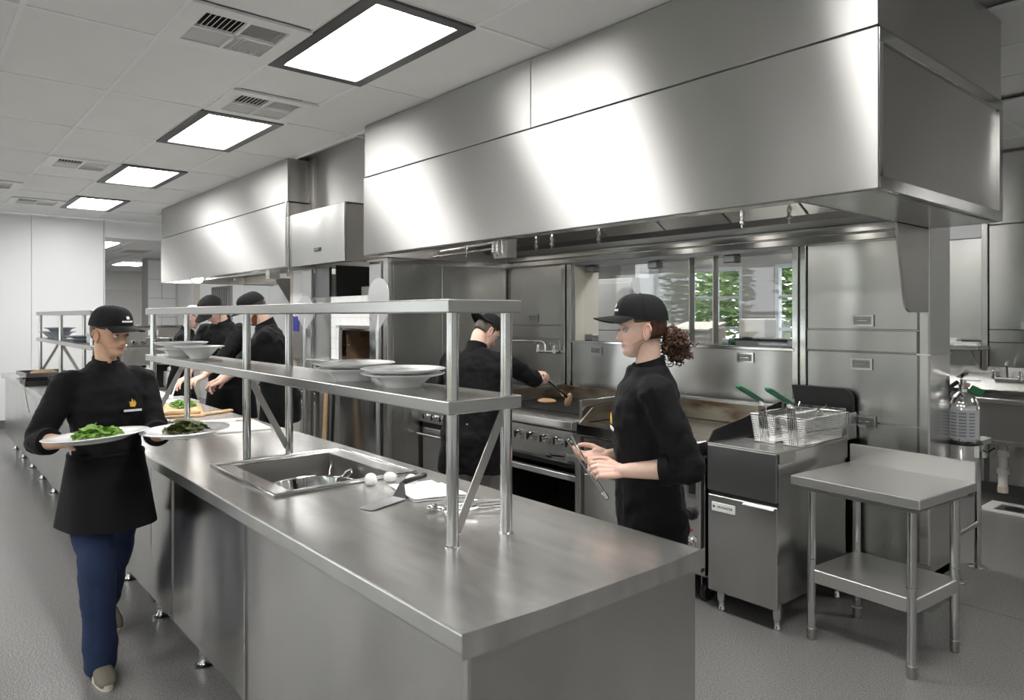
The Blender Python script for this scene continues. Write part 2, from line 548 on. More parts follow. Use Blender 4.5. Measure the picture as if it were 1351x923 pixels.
# rear wall beyond the pass: windows to the garden, steel panels by the sinks
wr = struct('wall_back', MB().box(-6.65, 7.62, 0, -5.47, 7.75, 3.17).box(-3.60, 7.62, 0, 4.0, 7.75, 3.17)
            .box(-5.47, 7.62, 0, -3.60, 7.75, 1.10).box(-5.47, 7.62, 2.22, -3.60, 7.75, 3.17).box(-4.70, 7.62, 1.10, -4.29, 7.75, 2.22), PASS_PAINT)
struct('wall_pass_side', box(-6.75, 4.7, 0, -6.6, 7.75, 3.17), PASS_PAINT)
FR = mat('window_frame_paint', (.42, .44, .48), .45)
def window(n, x0, x1, y, z0, z1, nx, nz, d=.07):
    w = struct('window_%d' % n)
    f = MB().box(x0, y - d, z0, x0 + .05, y, z1).box(x1 - .05, y - d, z0, x1, y, z1).box(x0 + .05, y - d, z0, x1 - .05, y, z0 + .05).box(x0 + .05, y - d, z1 - .05, x1 - .05, y, z1)
    part('window_frame', f, FR, w)
    for i in range(1, nx):
        x = x0 + (x1 - x0) * i / nx
        part('mullion', box(x - .018, y - d, z0 + .05, x + .018, y, z1 - .05), FR, w)
    for i in range(1, nz):
        z = z0 + (z1 - z0) * i / nz
        part('mullion', box(x0 + .05, y - d + .01, z - .018, x1 - .05, y - .01, z + .018), FR, w)
    for i in range(nx):
        for j in range(nz):
            a, b = x0 + (x1 - x0) * i / nx, x0 + (x1 - x0) * (i + 1) / nx
            c, e = z0 + (z1 - z0) * j / nz, z0 + (z1 - z0) * (j + 1) / nz
            part('pane', box(a + .02, y - .035, c + .02, b - .02, y - .031, e - .02), GLASS, w)
    return w
window(2, -5.47, -4.70, 7.70, 1.10, 2.22, 2, 3)
window(3, -4.29, -3.60, 7.70, 1.10, 2.22, 2, 3)

# window wall on the open side of the kitchen (behind the camera)
ww = MB().box(-12.75, -4.35, 0, 4.0, -4.2, .55).box(-12.75, -4.35, 2.65, 4.0, -4.2, 3.17)
WX = [(-11.6, -9.0), (-8.3, -5.7), (-4.6, -2.2), (-1.0, 1.4)]
px_ = -12.75
for a, b in WX:
    ww.box(px_, -4.35, .55, a, -4.2, 2.65); px_ = b
ww.box(px_, -4.35, .55, 4.0, -4.2, 2.65)
struct('wall_front', ww, WALL_WHITE)
for i, (a, b) in enumerate(WX):
    window(4 + i, a, b, -4.22, .55, 2.65, 2, 2)
struct('wall_right', box(4.0, -4.35, 0, 4.15, 7.75, 3.17), WALL_WHITE)
# ================================================================ COOKING WALL
yw = 4.30
wc = struct('wall_cook', MB().box(-5.12, yw + .02, 0, -4.24, yw + .30, 3.17).box(-2.29, yw + .02, 0, -1.50, yw + .30, 3.17)
            .box(-4.24, yw + .02, 0, -2.29, yw + .30, 1.40).box(-4.24, yw + .02, 2.065, -2.29, yw + .30, 3.17), STEEL_WALL)
def wpanel(x0, z0, x1, z1, m=None, t=.018, name='panel'):
    return part(name, box(x0 + .003, yw + .02 - t, z0 + .003, x1 - .003, yw + .021, z1 - .003), m or STEEL_WALL, wc, bevel=.003)
wpanel(-5.08, 1.54, -4.37, 2.06); wpanel(-5.08, 1.425, -4.37, 1.54, t=.022); wpanel(-5.08, 1.0, -4.37, 1.425); wpanel(-5.08, .2, -4.37, 1.0)
wpanel(-4.26, 1.0, -2.27, 1.405, t=.02); wpanel(-4.26, .2, -2.27, 1.0)
wpanel(-2.20, 1.54, -1.56, 2.06); wpanel(-2.20, 1.41, -1.56, 1.54, t=.026); wpanel(-2.20, 1.0, -1.56, 1.41); wpanel(-2.20, .24, -1.56, 1.0)
for x0, x1 in ((-4.37, -4.26), (-2.29, -2.20)):
    part('corner_post', MB().box(x0 + .002, yw - .022, .2, x0 + (x1 - x0) * .45, yw + .02, 2.06).box(x0 + (x1 - x0) * .55, yw - .014, .2, x1 - .002, yw + .02, 2.06), STEEL_TUBE, wc, bevel=.003, kind='stuff')
part('header_rail', box(-5.1, yw - .03, 2.065, -1.52, yw + .02, 2.105), STEEL_TUBE, wc, bevel=.003)
part('header_rail', box(-5.1, yw - .05, 2.112, -1.52, yw + .02, 2.16), STEEL_TUBE, wc, bevel=.003)
part('end_strip', box(-1.555, yw - .005, .24, -1.498, yw + .31, 3.1), STEEL, wc, bevel=.008)
part('end_trim', box(-1.56, yw - .012, 1.402, -1.49, yw + .315, 1.412), STEEL_TUBE, wc)
part('base_cove', box(-5.1, yw - .01, 0, -1.5, yw + .3, .2), COVE, wc)
part('corner_guard', MB().prism([(-1.52, yw - .03), (-1.485, yw - .02), (-1.485, yw + .32), (-1.50, yw + .32)], 2, 0, .17), STEEL_TUBE, wc)
for x, z in ((-4.737, 1.603), (-3.977, 1.342), (-2.626, 1.343), (-1.857, 1.594), (-1.865, 1.339), (-1.844, 1.005)):
    y = yw - .004
    p = part('recessed_pull', MB().box(x - .062, y - .006, z - .034, x + .062, y, z - .022).box(x - .062, y - .006, z + .022, x + .062, y, z + .034)
             .box(x - .062, y - .006, z - .022, x - .05, y, z + .022).box(x + .05, y - .006, z - .022, x + .062, y, z + .022), STEEL_TUBE, wc, kind='stuff')
    part('pull_cup', box(x - .05, y - .001, z - .022, x + .05, y + .001, z + .022), STEEL_DARK, p)
    part('pull_bar', MB().tube([(x - .03, y - .006, z), (x + .03, y - .006, z)], .006, 6), STEEL_TUBE, p)
# pass-through window: frame, sliding panes, glass clamps
w1 = struct('window_1')
part('window_frame', MB().box(-4.26, yw - .026, 1.398, -2.27, yw + .1, 1.418), STEEL_TUBE, w1, bevel=.003)
part('window_frame', box(-4.24, yw + .02, 2.045, -2.29, yw + .3, 2.066), STEEL_DARK, w1)
part('window_frame', box(-4.242, yw + .02, 1.418, -4.232, yw + .30, 2.05), BEIGE, w1)
part('window_frame', box(-2.300, yw + .02, 1.418, -2.288, yw + .30, 2.05), STEEL_OLD, w1)
part('pane', box(-4.22, yw + .11, 1.425, -3.15, yw + .118, 2.045), GLASS, w1)
part('pane', box(-3.17, yw + .135, 1.425, -2.30, yw + .143, 2.045), GLASS, w1)
part('pane', box(-3.66, yw + .16, 1.425, -2.95, yw + .168, 2.045), GLASS, w1)
for x in (-3.155, -2.952): part('pane_edge', box(x - .004, yw + .108, 1.425, x + .004, yw + .17, 2.045), STEEL_OLD, w1)
for x, z in ((-4.15, 2.015), (-3.49, 2.015), (-2.815, 2.02), (-4.16, 1.442), (-2.34, 1.442)):
    part('glass_clamp', box(x - .045, yw + .095, z - .026, x + .045, yw + .18, z + .026), STEEL_DARK, w1, bevel=.006)

# partition between oven alcove and range
part_ = struct('wall_partition', box(-5.15, 3.03, 0, -5.10, yw + .05, 3.17), STEEL_WALL)
part('panel', box(-5.10, 3.07, .2, -5.092, 3.55, 2.08), STEEL_WALL, part_, bevel=.002)
part('panel', box(-5.10, 3.555, .2, -5.092, yw - .03, 2.08), STEEL_WALL, part_, bevel=.002)
part('edge_post', box(-5.16, 3.012, 0, -5.085, 3.05, 2.1), STEEL, part_, bevel=.004)
part('header_rail', box(-5.1, 3.03, 2.06, -5.06, yw, 2.11), STEEL_TUBE, part_)

# ---------------------------------------------------------------- big hood
HLAMP = emit('hood_lamp_glow', (1, .97, .92), 20.0)
hd = thing('exhaust_hood', 'large brushed steel exhaust hood hanging over the fryer, griddle and charbroiler', 'exhaust hood', (-3.1, 2.79, 2.1))
for x0, x1 in ((-5.06, -3.102), (-3.098, -1.15)):
    part('upper_panel', box(x0, 2.79, 2.718, x1, 2.81, 3.12), STEEL_HOOD, hd, bevel=.002)
part('front_canopy', box(-5.065, 2.782, 2.10, -1.145, 2.812, 2.706), STEEL_HOOD, hd, bevel=.003)
part('seam_strip', box(-5.05, 2.80, 2.70, -1.16, 2.82, 2.725), JOINT, hd)
part('end_panel', box(-1.17, 2.812, 2.715, -1.15, 4.25, 3.12), STEEL_HOOD_END, hd, bevel=.002)
part('end_panel', box(-1.185, 2.812, 2.10, -1.16, 4.25, 2.706), STEEL_HOOD_END, hd)
e = MB()
for (y0, z0, y1, z1) in ((2.79, 2.10, 4.25, 2.150), (2.79, 2.655, 4.25, 2.706), (2.79, 2.15, 2.82, 2.655), (4.205, 2.15, 4.25, 2.655)):
    e.box(-1.165, y0, z0, -1.142, y1, z1)
part('end_frame', e, STEEL_TUBE, hd, bevel=.002)
part('end_panel', box(-5.065, 2.81, 2.10, -5.045, 4.25, 3.12), STEEL_OLD, hd)
part('end_void_soffit', box(-1.50, 2.812, 2.10, -1.185, 4.29, 2.115), STEEL, hd)
part('end_void_side', box(-1.505, 2.83, 2.10, -1.49, 4.29, 2.7), STEEL, hd)
part('front_gutter', MB().prism([(2.812, 2.10), (2.90, 2.10), (2.90, 2.125), (2.825, 2.14), (2.812, 2.14)], 0, -5.04, -1.50), STEEL, hd)
part('plenum_back', MB().prism([(4.29, 2.16), (4.0, 2.17), (3.95, 2.22), (4.29, 2.22)], 0, -5.04, -1.505), STEEL_DARK, hd)
part('plenum_lid', box(-5.04, 2.812, 2.69, -1.5, 4.29, 2.70), STEEL_DARK, hd)
for i in range(7):
    x0 = -5.03 + i * .503
    part('grease_filter', MB().prism([(3.10, 2.66), (3.95, 2.20), (3.965, 2.225), (3.115, 2.685)], 0, x0 + .004, x0 + .498), STEEL_OLD, hd, bevel=.004)
part('side_skirt', MB().prism([(3.86, 2.10), (3.965, 1.70), (3.985, 1.66), (4.03, 1.64), (4.28, 1.64), (4.28, 2.10)], 0, -1.512, -1.497), STEEL_OLD, hd, bevel=.003)
part('skirt_edge', MB().tube([(-1.50, 4.28, 1.62), (-1.50, 4.28, 2.62)], .008, 6), STEEL_TUBE, hd)
for x in (-4.5, -3.6, -2.7, -1.9):
    lb = part('hood_lamp', MB().lathe([(.05, .10), (.06, .08), (.06, .03), (.001, .03)], (x, 3.32, 2.50), 16), STEEL_DARK, hd)
    part('lamp_globe', MB().ell((x, 3.32, 2.47), (.055, .055, .075), None, 16, 10), HLAMP, lb, smooth=180)
NOZ = [(-4.473, 2.13), (-3.667, 2.125), (-3.508, 2.125), (-3.079, 2.125), (-2.067, 2.13), (-1.806, 2.13)]
def nozzle(x, z, hoodobj, y=3.35):
    m = MB().tube([(x, y, z + .30), (x, y, z + .02)], .007, 8)
    m.lathe([(.006, .035), (.013, .03), (.013, .012), (.009, .008), (.009, -.008), (.014, -.012), (.014, -.026), (.006, -.032), (.006, -.045), (.002, -.05)], (x, y, z), 10)
    return part('fire_nozzle', m, CHROME, hoodobj, smooth=35)
for x, z in NOZ: nozzle(x, z, hd)
part('detector_box', box(-4.10, 3.32, 2.04, -3.95, 3.42, 2.20), STEEL, hd, bevel=.004)
for x in (-4.075, -4.03): nozzle(x, 2.11, hd, 3.30)
part('conduit', MB().tube([(-5.03, 3.5, 2.17), (-4.1, 3.38, 2.17)], .012, 8).tube([(-5.03, 3.42, 2.12), (-4.1, 3.36, 2.12)], .008, 8), STEEL, hd, kind='stuff')

# ---------------------------------------------------------------- hood over the far cooking bay
h2 = thing('exhaust_hood', 'long brushed steel hood over the far cooks, ending at the white tiled corridor', 'exhaust hood', (-8.7, 2.79, 2.09))
for x0, x1 in ((-10.85, -8.95), (-8.945, -6.55)):
    part('upper_panel', box(x0, 2.79, 2.712, x1, 2.81, 3.12), STEEL_HOOD, h2, bevel=.002)
part('front_canopy', box(-10.86, 2.782, 2.09, -6.545, 2.812, 2.70), STEEL_HOOD, h2, bevel=.003)
part('seam_strip', box(-10.84, 2.80, 2.69, -6.56, 2.82, 2.718), JOINT, h2)
part('end_panel', box(-6.565, 2.81, 2.09, -6.545, 4.4, 2.70), STEEL_OLD, h2)
part('end_panel', box(-6.565, 2.81, 2.715, -6.55, 4.4, 3.12), STEEL_OLD, h2)
part('end_panel', box(-10.86, 2.81, 2.09, -10.845, 4.4, 3.12), STEEL_OLD, h2)
part('corner_trim', box(-6.56, 2.775, 2.085, -6.54, 2.80, 2.702), STEEL_TUBE, h2)
part('plenum_lid', box(-10.84, 2.812, 2.68, -6.57, 4.4, 2.69), STEEL_DARK, h2)
for i in range(8):
    x0 = -10.83 + i * .53
    part('grease_filter', MB().prism([(3.10, 2.66), (3.95, 2.20), (3.965, 2.225), (3.115, 2.685)], 0, x0 + .004, x0 + .525), STEEL_OLD, h2, bevel=.004)
part('plenum_back', box(-10.83, 3.95, 2.10, -6.57, 4.4, 2.2), STEEL_OLD, h2)
part('side_skirt', MB().prism([(3.5, 2.09), (3.75, 1.70), (3.80, 1.66), (4.4, 1.66), (4.4, 2.09)], 0, -8.62, -8.60), STEEL_OLD, h2)
part('side_skirt', MB().prism([(3.3, 2.09), (4.1, 1.60), (4.4, 1.60), (4.4, 2.09)], 0, -7.40, -7.38), STEEL_OLD, h2)
part('conduit', MB().tube([(-10.6, 3.25, 2.14), (-8.2, 3.25, 2.14)], .018, 8), STEEL, h2)
part('detector_box', box(-8.18, 3.22, 2.05, -8.06, 3.34, 2.22), STEEL, h2)
for x, y, z in ((-10.35, 3.12, 2.13), (-9.0, 3.3, 2.42), (-7.8, 3.3, 2.42)):
    lb = part('hood_lamp', MB().lathe([(.05, .12), (.07, .10), (.07, .05), (.001, .05)], (x, y, z), 16), STEEL_DARK, h2)
    part('lamp_globe', MB().ell((x, y, z), (.07, .07, .055), None, 16, 10), HLAMP, lb, smooth=180)
for x in (-9.406, -7.73, -7.314, -8.138): nozzle(x, 2.11, h2, 3.3)

# soffit over the oven and its smaller box hood
struct('trim_5', box(-6.55, 3.0, 2.1, -5.06, 3.03, 3.17), STEEL_HOOD)
struct('trim_6', box(-6.40, 2.97, 2.1, -6.36, 3.0, 3.12), STEEL_OLD)
bh = thing('oven_hood', 'boxy steel hood with a slotted pull, mounted over the pizza oven', 'oven hood', (-5.97, 2.9, 2.08))
part('front_panel', box(-6.53, 2.80, 2.08, -5.41, 2.815, 2.572), STEEL_WALL, bh, bevel=.003)
part('end_panel', box(-5.425, 2.815, 2.08, -5.41, 3.0, 2.572), STEEL_OLD, bh)
part('end_panel', box(-6.53, 2.815, 2.08, -6.515, 3.0, 2.572), STEEL_OLD, bh)
part('top_panel', box(-6.53, 2.815, 2.56, -5.41, 3.0, 2.572), STEEL_OLD, bh)
part('corner_seam', MB().box(-5.418, 2.795, 2.08, -5.40, 2.802, 2.572), STEEL_TUBE, bh)
for z in (2.12, 2.32, 2.52): part('rivet', MB().ell((-5.409, 2.80, z), (.008, .008, .008), nu=8, nv=5), CHROME, bh)
part('pull_slot', MB().box(-5.99, 2.795, 2.195, -5.86, 2.801, 2.225), BLACK, bh)
part('pull', MB().obox((-5.93, 2.79, 2.21), (.045, .004, .009), Mx.Rotation(R(-4), 3, 'Y')), STEEL_DARK, bh)

# ---------------------------------------------------------------- pizza oven alcove
ov = thing('pizza_oven', 'pizza oven with a white tiled face and dark open mouth under the box hood', 'oven', (-5.8, 3.03, 0))
ox0, ox1, oz0, oz1 = -6.14, -5.37, 1.225, 1.80
fx0, fx1, fz1 = -5.93, -5.37, 1.51
part('oven_shell', MB().box(ox0, 3.045, oz0, fx0, 3.9, oz1).box(fx0, 3.045, fz1, ox1, 3.9, oz1).box(fx0, 3.85, oz0, fx1, 3.9, fz1).box(ox0, 3.06, .95, ox1, 3.9, oz0), GROUT, ov)
tw = .0962
tmesh = {}
for i in range(8):
    for j in range(6):
        x0, z0 = ox0 + i * tw, oz0 + j * tw
        x1, z1 = min(x0 + tw, ox1), min(z0 + tw, oz1)
        if x1 > fx0 - .03 and z0 < fz1 + .02:
            if x0 < fx0 - .04 and z0 < fz1: x1 = fx0 - .03
            elif z1 > fz1 + .04: z0 = fz1 + .025
            else: continue
        if x1 - x0 < .02 or z1 - z0 < .02: continue
        part('tile', box(x0 + .0015, 3.035, z0 + .0015, x1 - .0015, 3.046, z1 - .0015), TILE_W, ov)
part('mouth_frame', MB().box(fx0 - .03, 3.02, oz0, fx0, 3.06, fz1 + .03).box(fx0, 3.02, fz1, fx1, 3.06, fz1 + .03), STEEL_OLD, ov, bevel=.003)
part('inner_frame', MB().box(fx0 + .0, 3.03, oz0, fx0 + .018, 3.07, fz1).box(fx0, 3.03, fz1 - .016, fx1, 3.07, fz1), STEEL_TUBE, ov)
BRICK = two_tone('sooty_firebrick', (.20, .13, .075), (.05, .03, .02), 5, .85)
arch = MB()
pr = [(fx0, fz1)] + [(x, 1.30 + .17 * math.sqrt(max(0, 1 - ((x + 5.50) / .34) ** 2))) for x in [-5.84 + .04 * i for i in range(13)]] + [(fx1, fz1)]
arch.prism(pr, 1, 3.32, 3.5)
part('oven_arch', arch, BRICK, ov)
part('oven_lining', MB().box(fx0, 3.075, oz0, fx0 + .02, 3.84, fz1).box(fx0, 3.075, fz1 - .02, fx1, 3.84, fz1).box(fx1, 3.075, oz0, fx1 + .02, 3.84, fz1), BRICK, ov)
part('oven_floor', box(fx0, 3.06, oz0, fx1, 3.85, oz0 + .01), BRICK, ov)
part('oven_back', box(fx0, 3.8, oz0, fx1, 3.84, fz1), BRICK, ov)
for z, dx in ((1.30, .03), (1.36, .06), (1.44, .03)): part('bolt', MB().ell((fx0 + dx, 3.075, z), (.006, .006, .006), nu=8, nv=5), CHROME, ov)
part('landing_ledge', box(-6.5, 2.93, 1.19, -5.16, 3.06, 1.215), STEEL_TOP, ov, bevel=.004)
part('side_panel', box(-6.48, 3.03, 1.215, ox0 - .01, 3.06, 1.80), STEEL_WALL, ov, bevel=.002)
part('side_panel', box(-6.48, 3.03, 1.80, ox0 - .03, 3.06, 2.08), STEEL_DARK, ov, bevel=.002)
part('lower_panel', box(-5.96, 3.03, .12, -5.50, 3.06, 1.19), STEEL_ISLAND, ov, bevel=.002)
part('lower_panel', box(-5.495, 3.03, .12, -5.165, 3.06, 1.19), STEEL_WALL, ov, bevel=.002)
part('lower_panel', box(-6.50, 3.05, .12, -6.26, 3.08, 1.19), STEEL_WALL, ov, bevel=.002)
part('side_column', box(-6.685, 3.0, 0, -6.49, 3.03, 2.075), STEEL_TUBE, ov, bevel=.004)
part('side_column', box(-5.365, 3.0, 0, -5.175, 3.03, 2.075), STEEL_TUBE, ov, bevel=.004)
part('upper_void', MB().box(-6.10, 3.7, 1.80, -5.37, 3.75, 2.09).box(-6.10, 3.06, 1.80, -6.08, 3.75, 2.09), CAVITY, ov)
part('flue_box', box(-5.87, 3.2, 1.80, -5.40, 3.6, 1.89), STEEL_OLD, ov, bevel=.004)
part('void_panel', box(-6.25, 3.3, .1, -5.96, 3.35, 1.19), CAVITY, ov)

def peel(x, y, w, ztop, zneck, zend, label, shaft, lean=.03):
    t = thing('pizza_peel', label, 'pizza peel', (x, y, zneck))
    b = MB()
    hw = w / 2
    pts = [(-hw * .18, zneck), (-hw * .9, zneck + .09), (-hw, zneck + .14)] + [(-hw * cos(a), ztop - hw * .8 + hw * .8 * sin(a)) for a in [pi * i / 12 for i in range(13)]] + [(hw, zneck + .14), (hw * .9, zneck + .09), (hw * .18, zneck)]
    b.prism([(x + p, q) for p, q in pts], 1, y - .0015, y + .0015)
    part('blade', b, ALU, t)
    part('socket', MB().tube([(x, y - .004, zneck + .10), (x, y - .006, zneck - .02), (x, y - .006, zneck - .10)], [.004, .019, .02], 10), ALU, t, smooth=40)
    part('handle', MB().tube([(x, y - .006, zneck - .08), (x, y - .006 - lean, zend)], .017, 10), shaft, t, smooth=40)
    return t
peel(-5.045, 2.905, .32, 1.925, 1.53, .0, 'tall aluminium pizza peel standing upright beside the oven mouth', ALU, .0)
peel(-6.41, 2.905, .345, 1.815, 1.50, .0, 'rounded aluminium pizza peel by the bright column behind the bearded cook', ALU, .0)
t = thing('brush_pole', 'pale wooden pole leaning below the pizza oven ledge', 'pole', (-6.21, 3.0, 0))
part('pole', MB().tube([(-5.92, 2.84, .02), (-5.95, 2.905, 1.16)], [.021, .017], 10), WOOD, t, smooth=40)
part('tip', MB().tube([(-5.9195, 2.839, .0), (-5.92, 2.84, .03)], .023, 10), BLACK, t)
t = thing('oven_rake', 'black pole standing close beside the pale wooden pole', 'pole', (-6.13, 3.0, 0))
part('pole', MB().tube([(-5.80, 2.86, .03), (-5.82, 2.912, 1.17)], .014, 10), BLACK, t, smooth=40)
part('tip', MB().box(-5.85, 2.84, 0, -5.75, 2.88, .03), STEEL_OLD, t)
t = thing('blue_notice', 'small dark blue card hanging between the post and the rounded peel', 'card', (-6.88, 3.02, 1.47))
part('card', box(-6.945, 3.015, 1.47, -6.805, 3.022, 1.62), mat('dark_blue_card', (.01, .015, .22), .5), t)
part('clip', box(-6.89, 3.010, 1.612, -6.86, 3.026, 1.635), CHROME, t)
struct('trim_7', box(-7.02, 3.02, 0, -6.95, 3.09, 2.09), BEIGE)
struct('trim_8', box(-6.95, 3.022, 1.62, -6.69, 3.05, 2.08), WALL_WHITE)
struct('trim_9', box(-6.95, 3.022, 1.2, -6.69, 3.05, 1.47), STEEL_OLD)

def knob(x, y, z, parent, chrome=True, r=.022):
    k = part('knob', MB().lathe([(r, 0), (r, .012), (r * .75, .016), (r * .7, .034), (r * .5, .038), (.001, .038)], (x, y, z), 14, Mx.Rotation(R(90), 3, 'X')), CHROME if chrome else BLACK, parent, smooth=35)
    part('grip', MB().box(x - .006, y - .050, z - r * .95, x + .006, y - .036, z + r * .95), BLACK if chrome else BLACK, k, bevel=.003)
    return k

# ---------------------------------------------------------------- six burner range (partly behind the shelf)
yf = 3.34
rg = thing('gas_range', 'steel gas range with a bar handled oven door, beside the oven partition', 'gas range', (-4.77, 3.75, 0))
rx0, rx1 = -5.09, -4.29
part('body', box(rx0, yf + .03, .14, rx1, 4.2, .88), STEEL_WALL, rg, bevel=.004)
part('control_panel', MB().prism([(yf - .01, .74), (yf + .03, .74), (yf + .03, .87), (yf + .005, .87)], 0, rx0, rx1), STEEL, rg)
part('front_rail', box(rx0, yf - .03, .87, rx1, yf + .05, .915), STEEL_TUBE, rg, bevel=.01)
part('oven_door', box(rx0 + .03, yf - .005, .19, rx1 - .03, yf + .03, .69), STEEL, rg, bevel=.005)
part('vent_band', box(rx0 + .02, yf + .0, .695, rx1 - .02, yf + .031, .735), BLACKM, rg)
hb = part('door_handle', MB().tube([(rx0 + .02, yf - .05, .64), (rx1 - .02, yf - .05, .64)], .013, 10), STEEL_TUBE, rg, smooth=40)
for x in (rx0 + .08, rx1 - .08): part('handle_bracket', box(x - .012, yf - .05, .63, x + .012, yf, .65), STEEL_TUBE, hb)
for i in range(6): knob(rx0 + .10 + i * .12, yf - .004, .79, rg)
part('cooktop', box(rx0, yf + .03, .88, rx1, 4.2, .905), BLACKM, rg)
for i in range(3):
    for j in range(2):
        cx, cy = rx0 + .14 + i * .26, yf + .22 + j * .36
        g = MB()
        for k in range(-1, 2): g.box(cx - .12, cy + k * .08 - .006, .915, cx + .12, cy + k * .08 + .006, .935)
        g.box(cx - .125, cy - .15, .905, cx - .11, cy + .15, .93).box(cx + .11, cy - .15, .905, cx + .125, cy + .15, .93)
        part('burner_grate', g, BLACKM, rg, kind='stuff')
part('back_riser', box(rx0, 4.17, .9, rx1, 4.24, 1.0), STEEL, rg)
for x in (rx0 + .06, rx1 - .06):
    for y in (yf + .08, 4.1): part('leg', MB().tube([(x, y, 0), (x, y, .15)], .022, 10), STEEL_TUBE, rg)

# ---------------------------------------------------------------- charbroiler on a low oven base
cb = thing('charbroiler', 'steel charbroiler with black grate and row of chrome knobs under grilling chicken', 'charbroiler', (-3.76, 3.75, 0))
bx0, bx1 = -4.25, -3.28
BURNT = two_tone('burnt_steel', (.36, .33, .27), (.12, .055, .015), 3.0, .38, .42, .7, (1, 1, 3))
bsdf(BURNT).inputs['Metallic'].default_value = .85
part('body', MB().box(bx0, yf + .06, .68, bx1, 4.2, .88), STEEL_WALL, cb)
part('control_panel', MB().prism([(yf + .01, .665), (yf + .06, .665), (yf + .06, .868), (yf + .03, .868)], 0, bx0, bx1 - .0), STEEL, cb)
part('front_rail', MB().prism([(yf - .035, .883), (yf - .03, .93), (yf + .10, .945), (yf + .10, .875), (yf - .02, .872)], 0, bx0, bx1), STEEL, cb, bevel=.004)
part('rail_shadow_gap', box(bx0, yf + .02, .855, bx1, yf + .05, .872), BLACKM, cb)
for x in (-3.873, -3.741, -3.606, -3.476, -3.36): knob(x + .02, yf + .02, .786, cb, r=.026)
lv = part('lever', MB().tube([(-3.44, yf - .05, .695), (-3.33, yf - .03, .702)], .006, 8), CHROME, cb)
part('lever_knob', MB().ell((-3.47, yf - .055, .693), (.034, .018, .018), nu=12, nv=8), BLACK, lv, smooth=60)
part('grill_bed', box(bx0 + .02, yf + .08, .89, bx1 - .02, 4.14, .925), BLACKM, cb)
part('grill_front', box(bx0 + .0, yf + .075, .925, bx1 - .02, yf + .10, .958), BLACKM, cb)
gm = mesh_from('grate_bar', box(-.008, 0, 0, .008, .68, .022), BLACKM)
for i in range(34):
    o = bpy.data.objects.new('grate_bar', gm); COL.objects.link(o)
    o.parent = cb; o.location = V((bx0 + .045 + i * .027, yf + .11, .94)) - V(cb.location)
part('splash_guard', box(bx0 - .01, yf + .06, .93, bx0 + .008, 4.2, 1.05), BURNT, cb)
part('splash_guard', box(bx0, 4.16, .93, bx1, 4.18, 1.05), BURNT, cb)
part('splash_guard', box(bx1 - .012, yf + .05, .93, bx1 + .012, 4.2, 1.07), STEEL, cb, bevel=.003)
part('side_post', box(bx1 - .015, yf + .015, .06, bx1 + .035, yf + .09, .915), STEEL, cb, bevel=.003)
part('drip_rail', MB().box(bx0, yf + .02, .645, bx1 - .02, yf + .06, .662), STEEL_TUBE, cb)
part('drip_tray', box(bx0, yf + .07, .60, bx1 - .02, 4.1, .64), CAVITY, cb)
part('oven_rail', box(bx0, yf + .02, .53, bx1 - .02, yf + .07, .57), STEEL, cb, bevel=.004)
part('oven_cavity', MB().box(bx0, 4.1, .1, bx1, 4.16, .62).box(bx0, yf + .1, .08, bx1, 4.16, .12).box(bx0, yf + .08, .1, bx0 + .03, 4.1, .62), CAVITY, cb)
for x in (bx0 + .06, bx1 - .06):
    for y in (yf + .14, 4.1): part('leg', MB().tube([(x, y, 0), (x, y, .10)], .022, 10), BLACK, cb)
CHK = two_tone('grilled_chicken', (.72, .50, .30), (.55, .33, .16), 20, .5, bmp=.5)
t = thing('chicken_breast', 'pale chicken breast lying flat on the black grate', 'chicken', (-3.97, 3.74, .962))
part('meat', MB().ell((-3.97, 3.74, .976), (.085, .06, .019), nu=18, nv=10), CHK, t, smooth=80)

# ---------------------------------------------------------------- griddle
gx0, gx1 = -3.245, -2.33
gd = thing('griddle', 'flat steel griddle on a cabinet behind the woman, beside the fryer', 'griddle', (-2.79, 3.75, 0))
part('cabinet', box(gx0 + .005, yf + .06, .17, gx1, 4.16, .84), STEEL_WALL, gd, bevel=.003)
part('front_panel', box(gx0 + .02, yf + .03, .20, -2.50, yf + .062, .60), STEEL, gd, bevel=.003)
part('front_panel', box(gx0 + .02, yf + .025, .62, -2.50, yf + .062, .835), STEEL, gd, bevel=.003)
cp = part('control_panel', MB().prism([(yf + .02, .20), (yf + .06, .20), (yf + .06, .845), (yf + .03, .845), (yf + .012, .76), (yf + .02, .70)], 0, -2.495, gx1), STEEL, gd, bevel=.002)
part('front_rail', box(gx0, yf - .025, .855, gx1 + .005, yf + .08, .928), STEEL_TUBE, gd, bevel=.006)
part('plate', box(gx0 + .02, yf + .09, .86, gx1 - .01, 4.12, .925), two_tone('seasoned_griddle_plate', (.30, .28, .24), (.14, .12, .09), 4, .34, stretch=(1, 2, 1)), gd, bevel=.003)
bsdf(bpy.data.materials['seasoned_griddle_plate']).inputs['Metallic'].default_value = .9
part('splash_guard', MB().prism([(yf + .0, .93), (yf + .12, 1.02), (4.16, 1.06), (4.16, .93)], 0, gx0 + .002, gx0 + .014), BURNT, gd)
part('splash_guard', box(gx0, 4.10, .93, gx1, 4.12, 1.06), BURNT, gd)
part('back_rail', box(gx0, 4.09, 1.055, gx1, 4.16, 1.07), STEEL, gd)
part('rocker_switch', box(-2.40, yf + .008, .63, -2.365, yf + .022, .69), BLACK, cp, bevel=.002)
part('switch_plate', box(-2.415, yf + .014, .605, -2.35, yf + .0205, .715), STEEL_TUBE, cp, bevel=.002)
part('label_plate', MB().box(-2.395, yf + .018, .80, -2.365, yf + .03, .83), BLACK, cp)
part('toggle', MB().box(-2.44, yf + .0, .765, -2.41, yf + .015, .785), BLACK, cp)
knob(-2.385, yf + .02, .52, gd, False, .036)
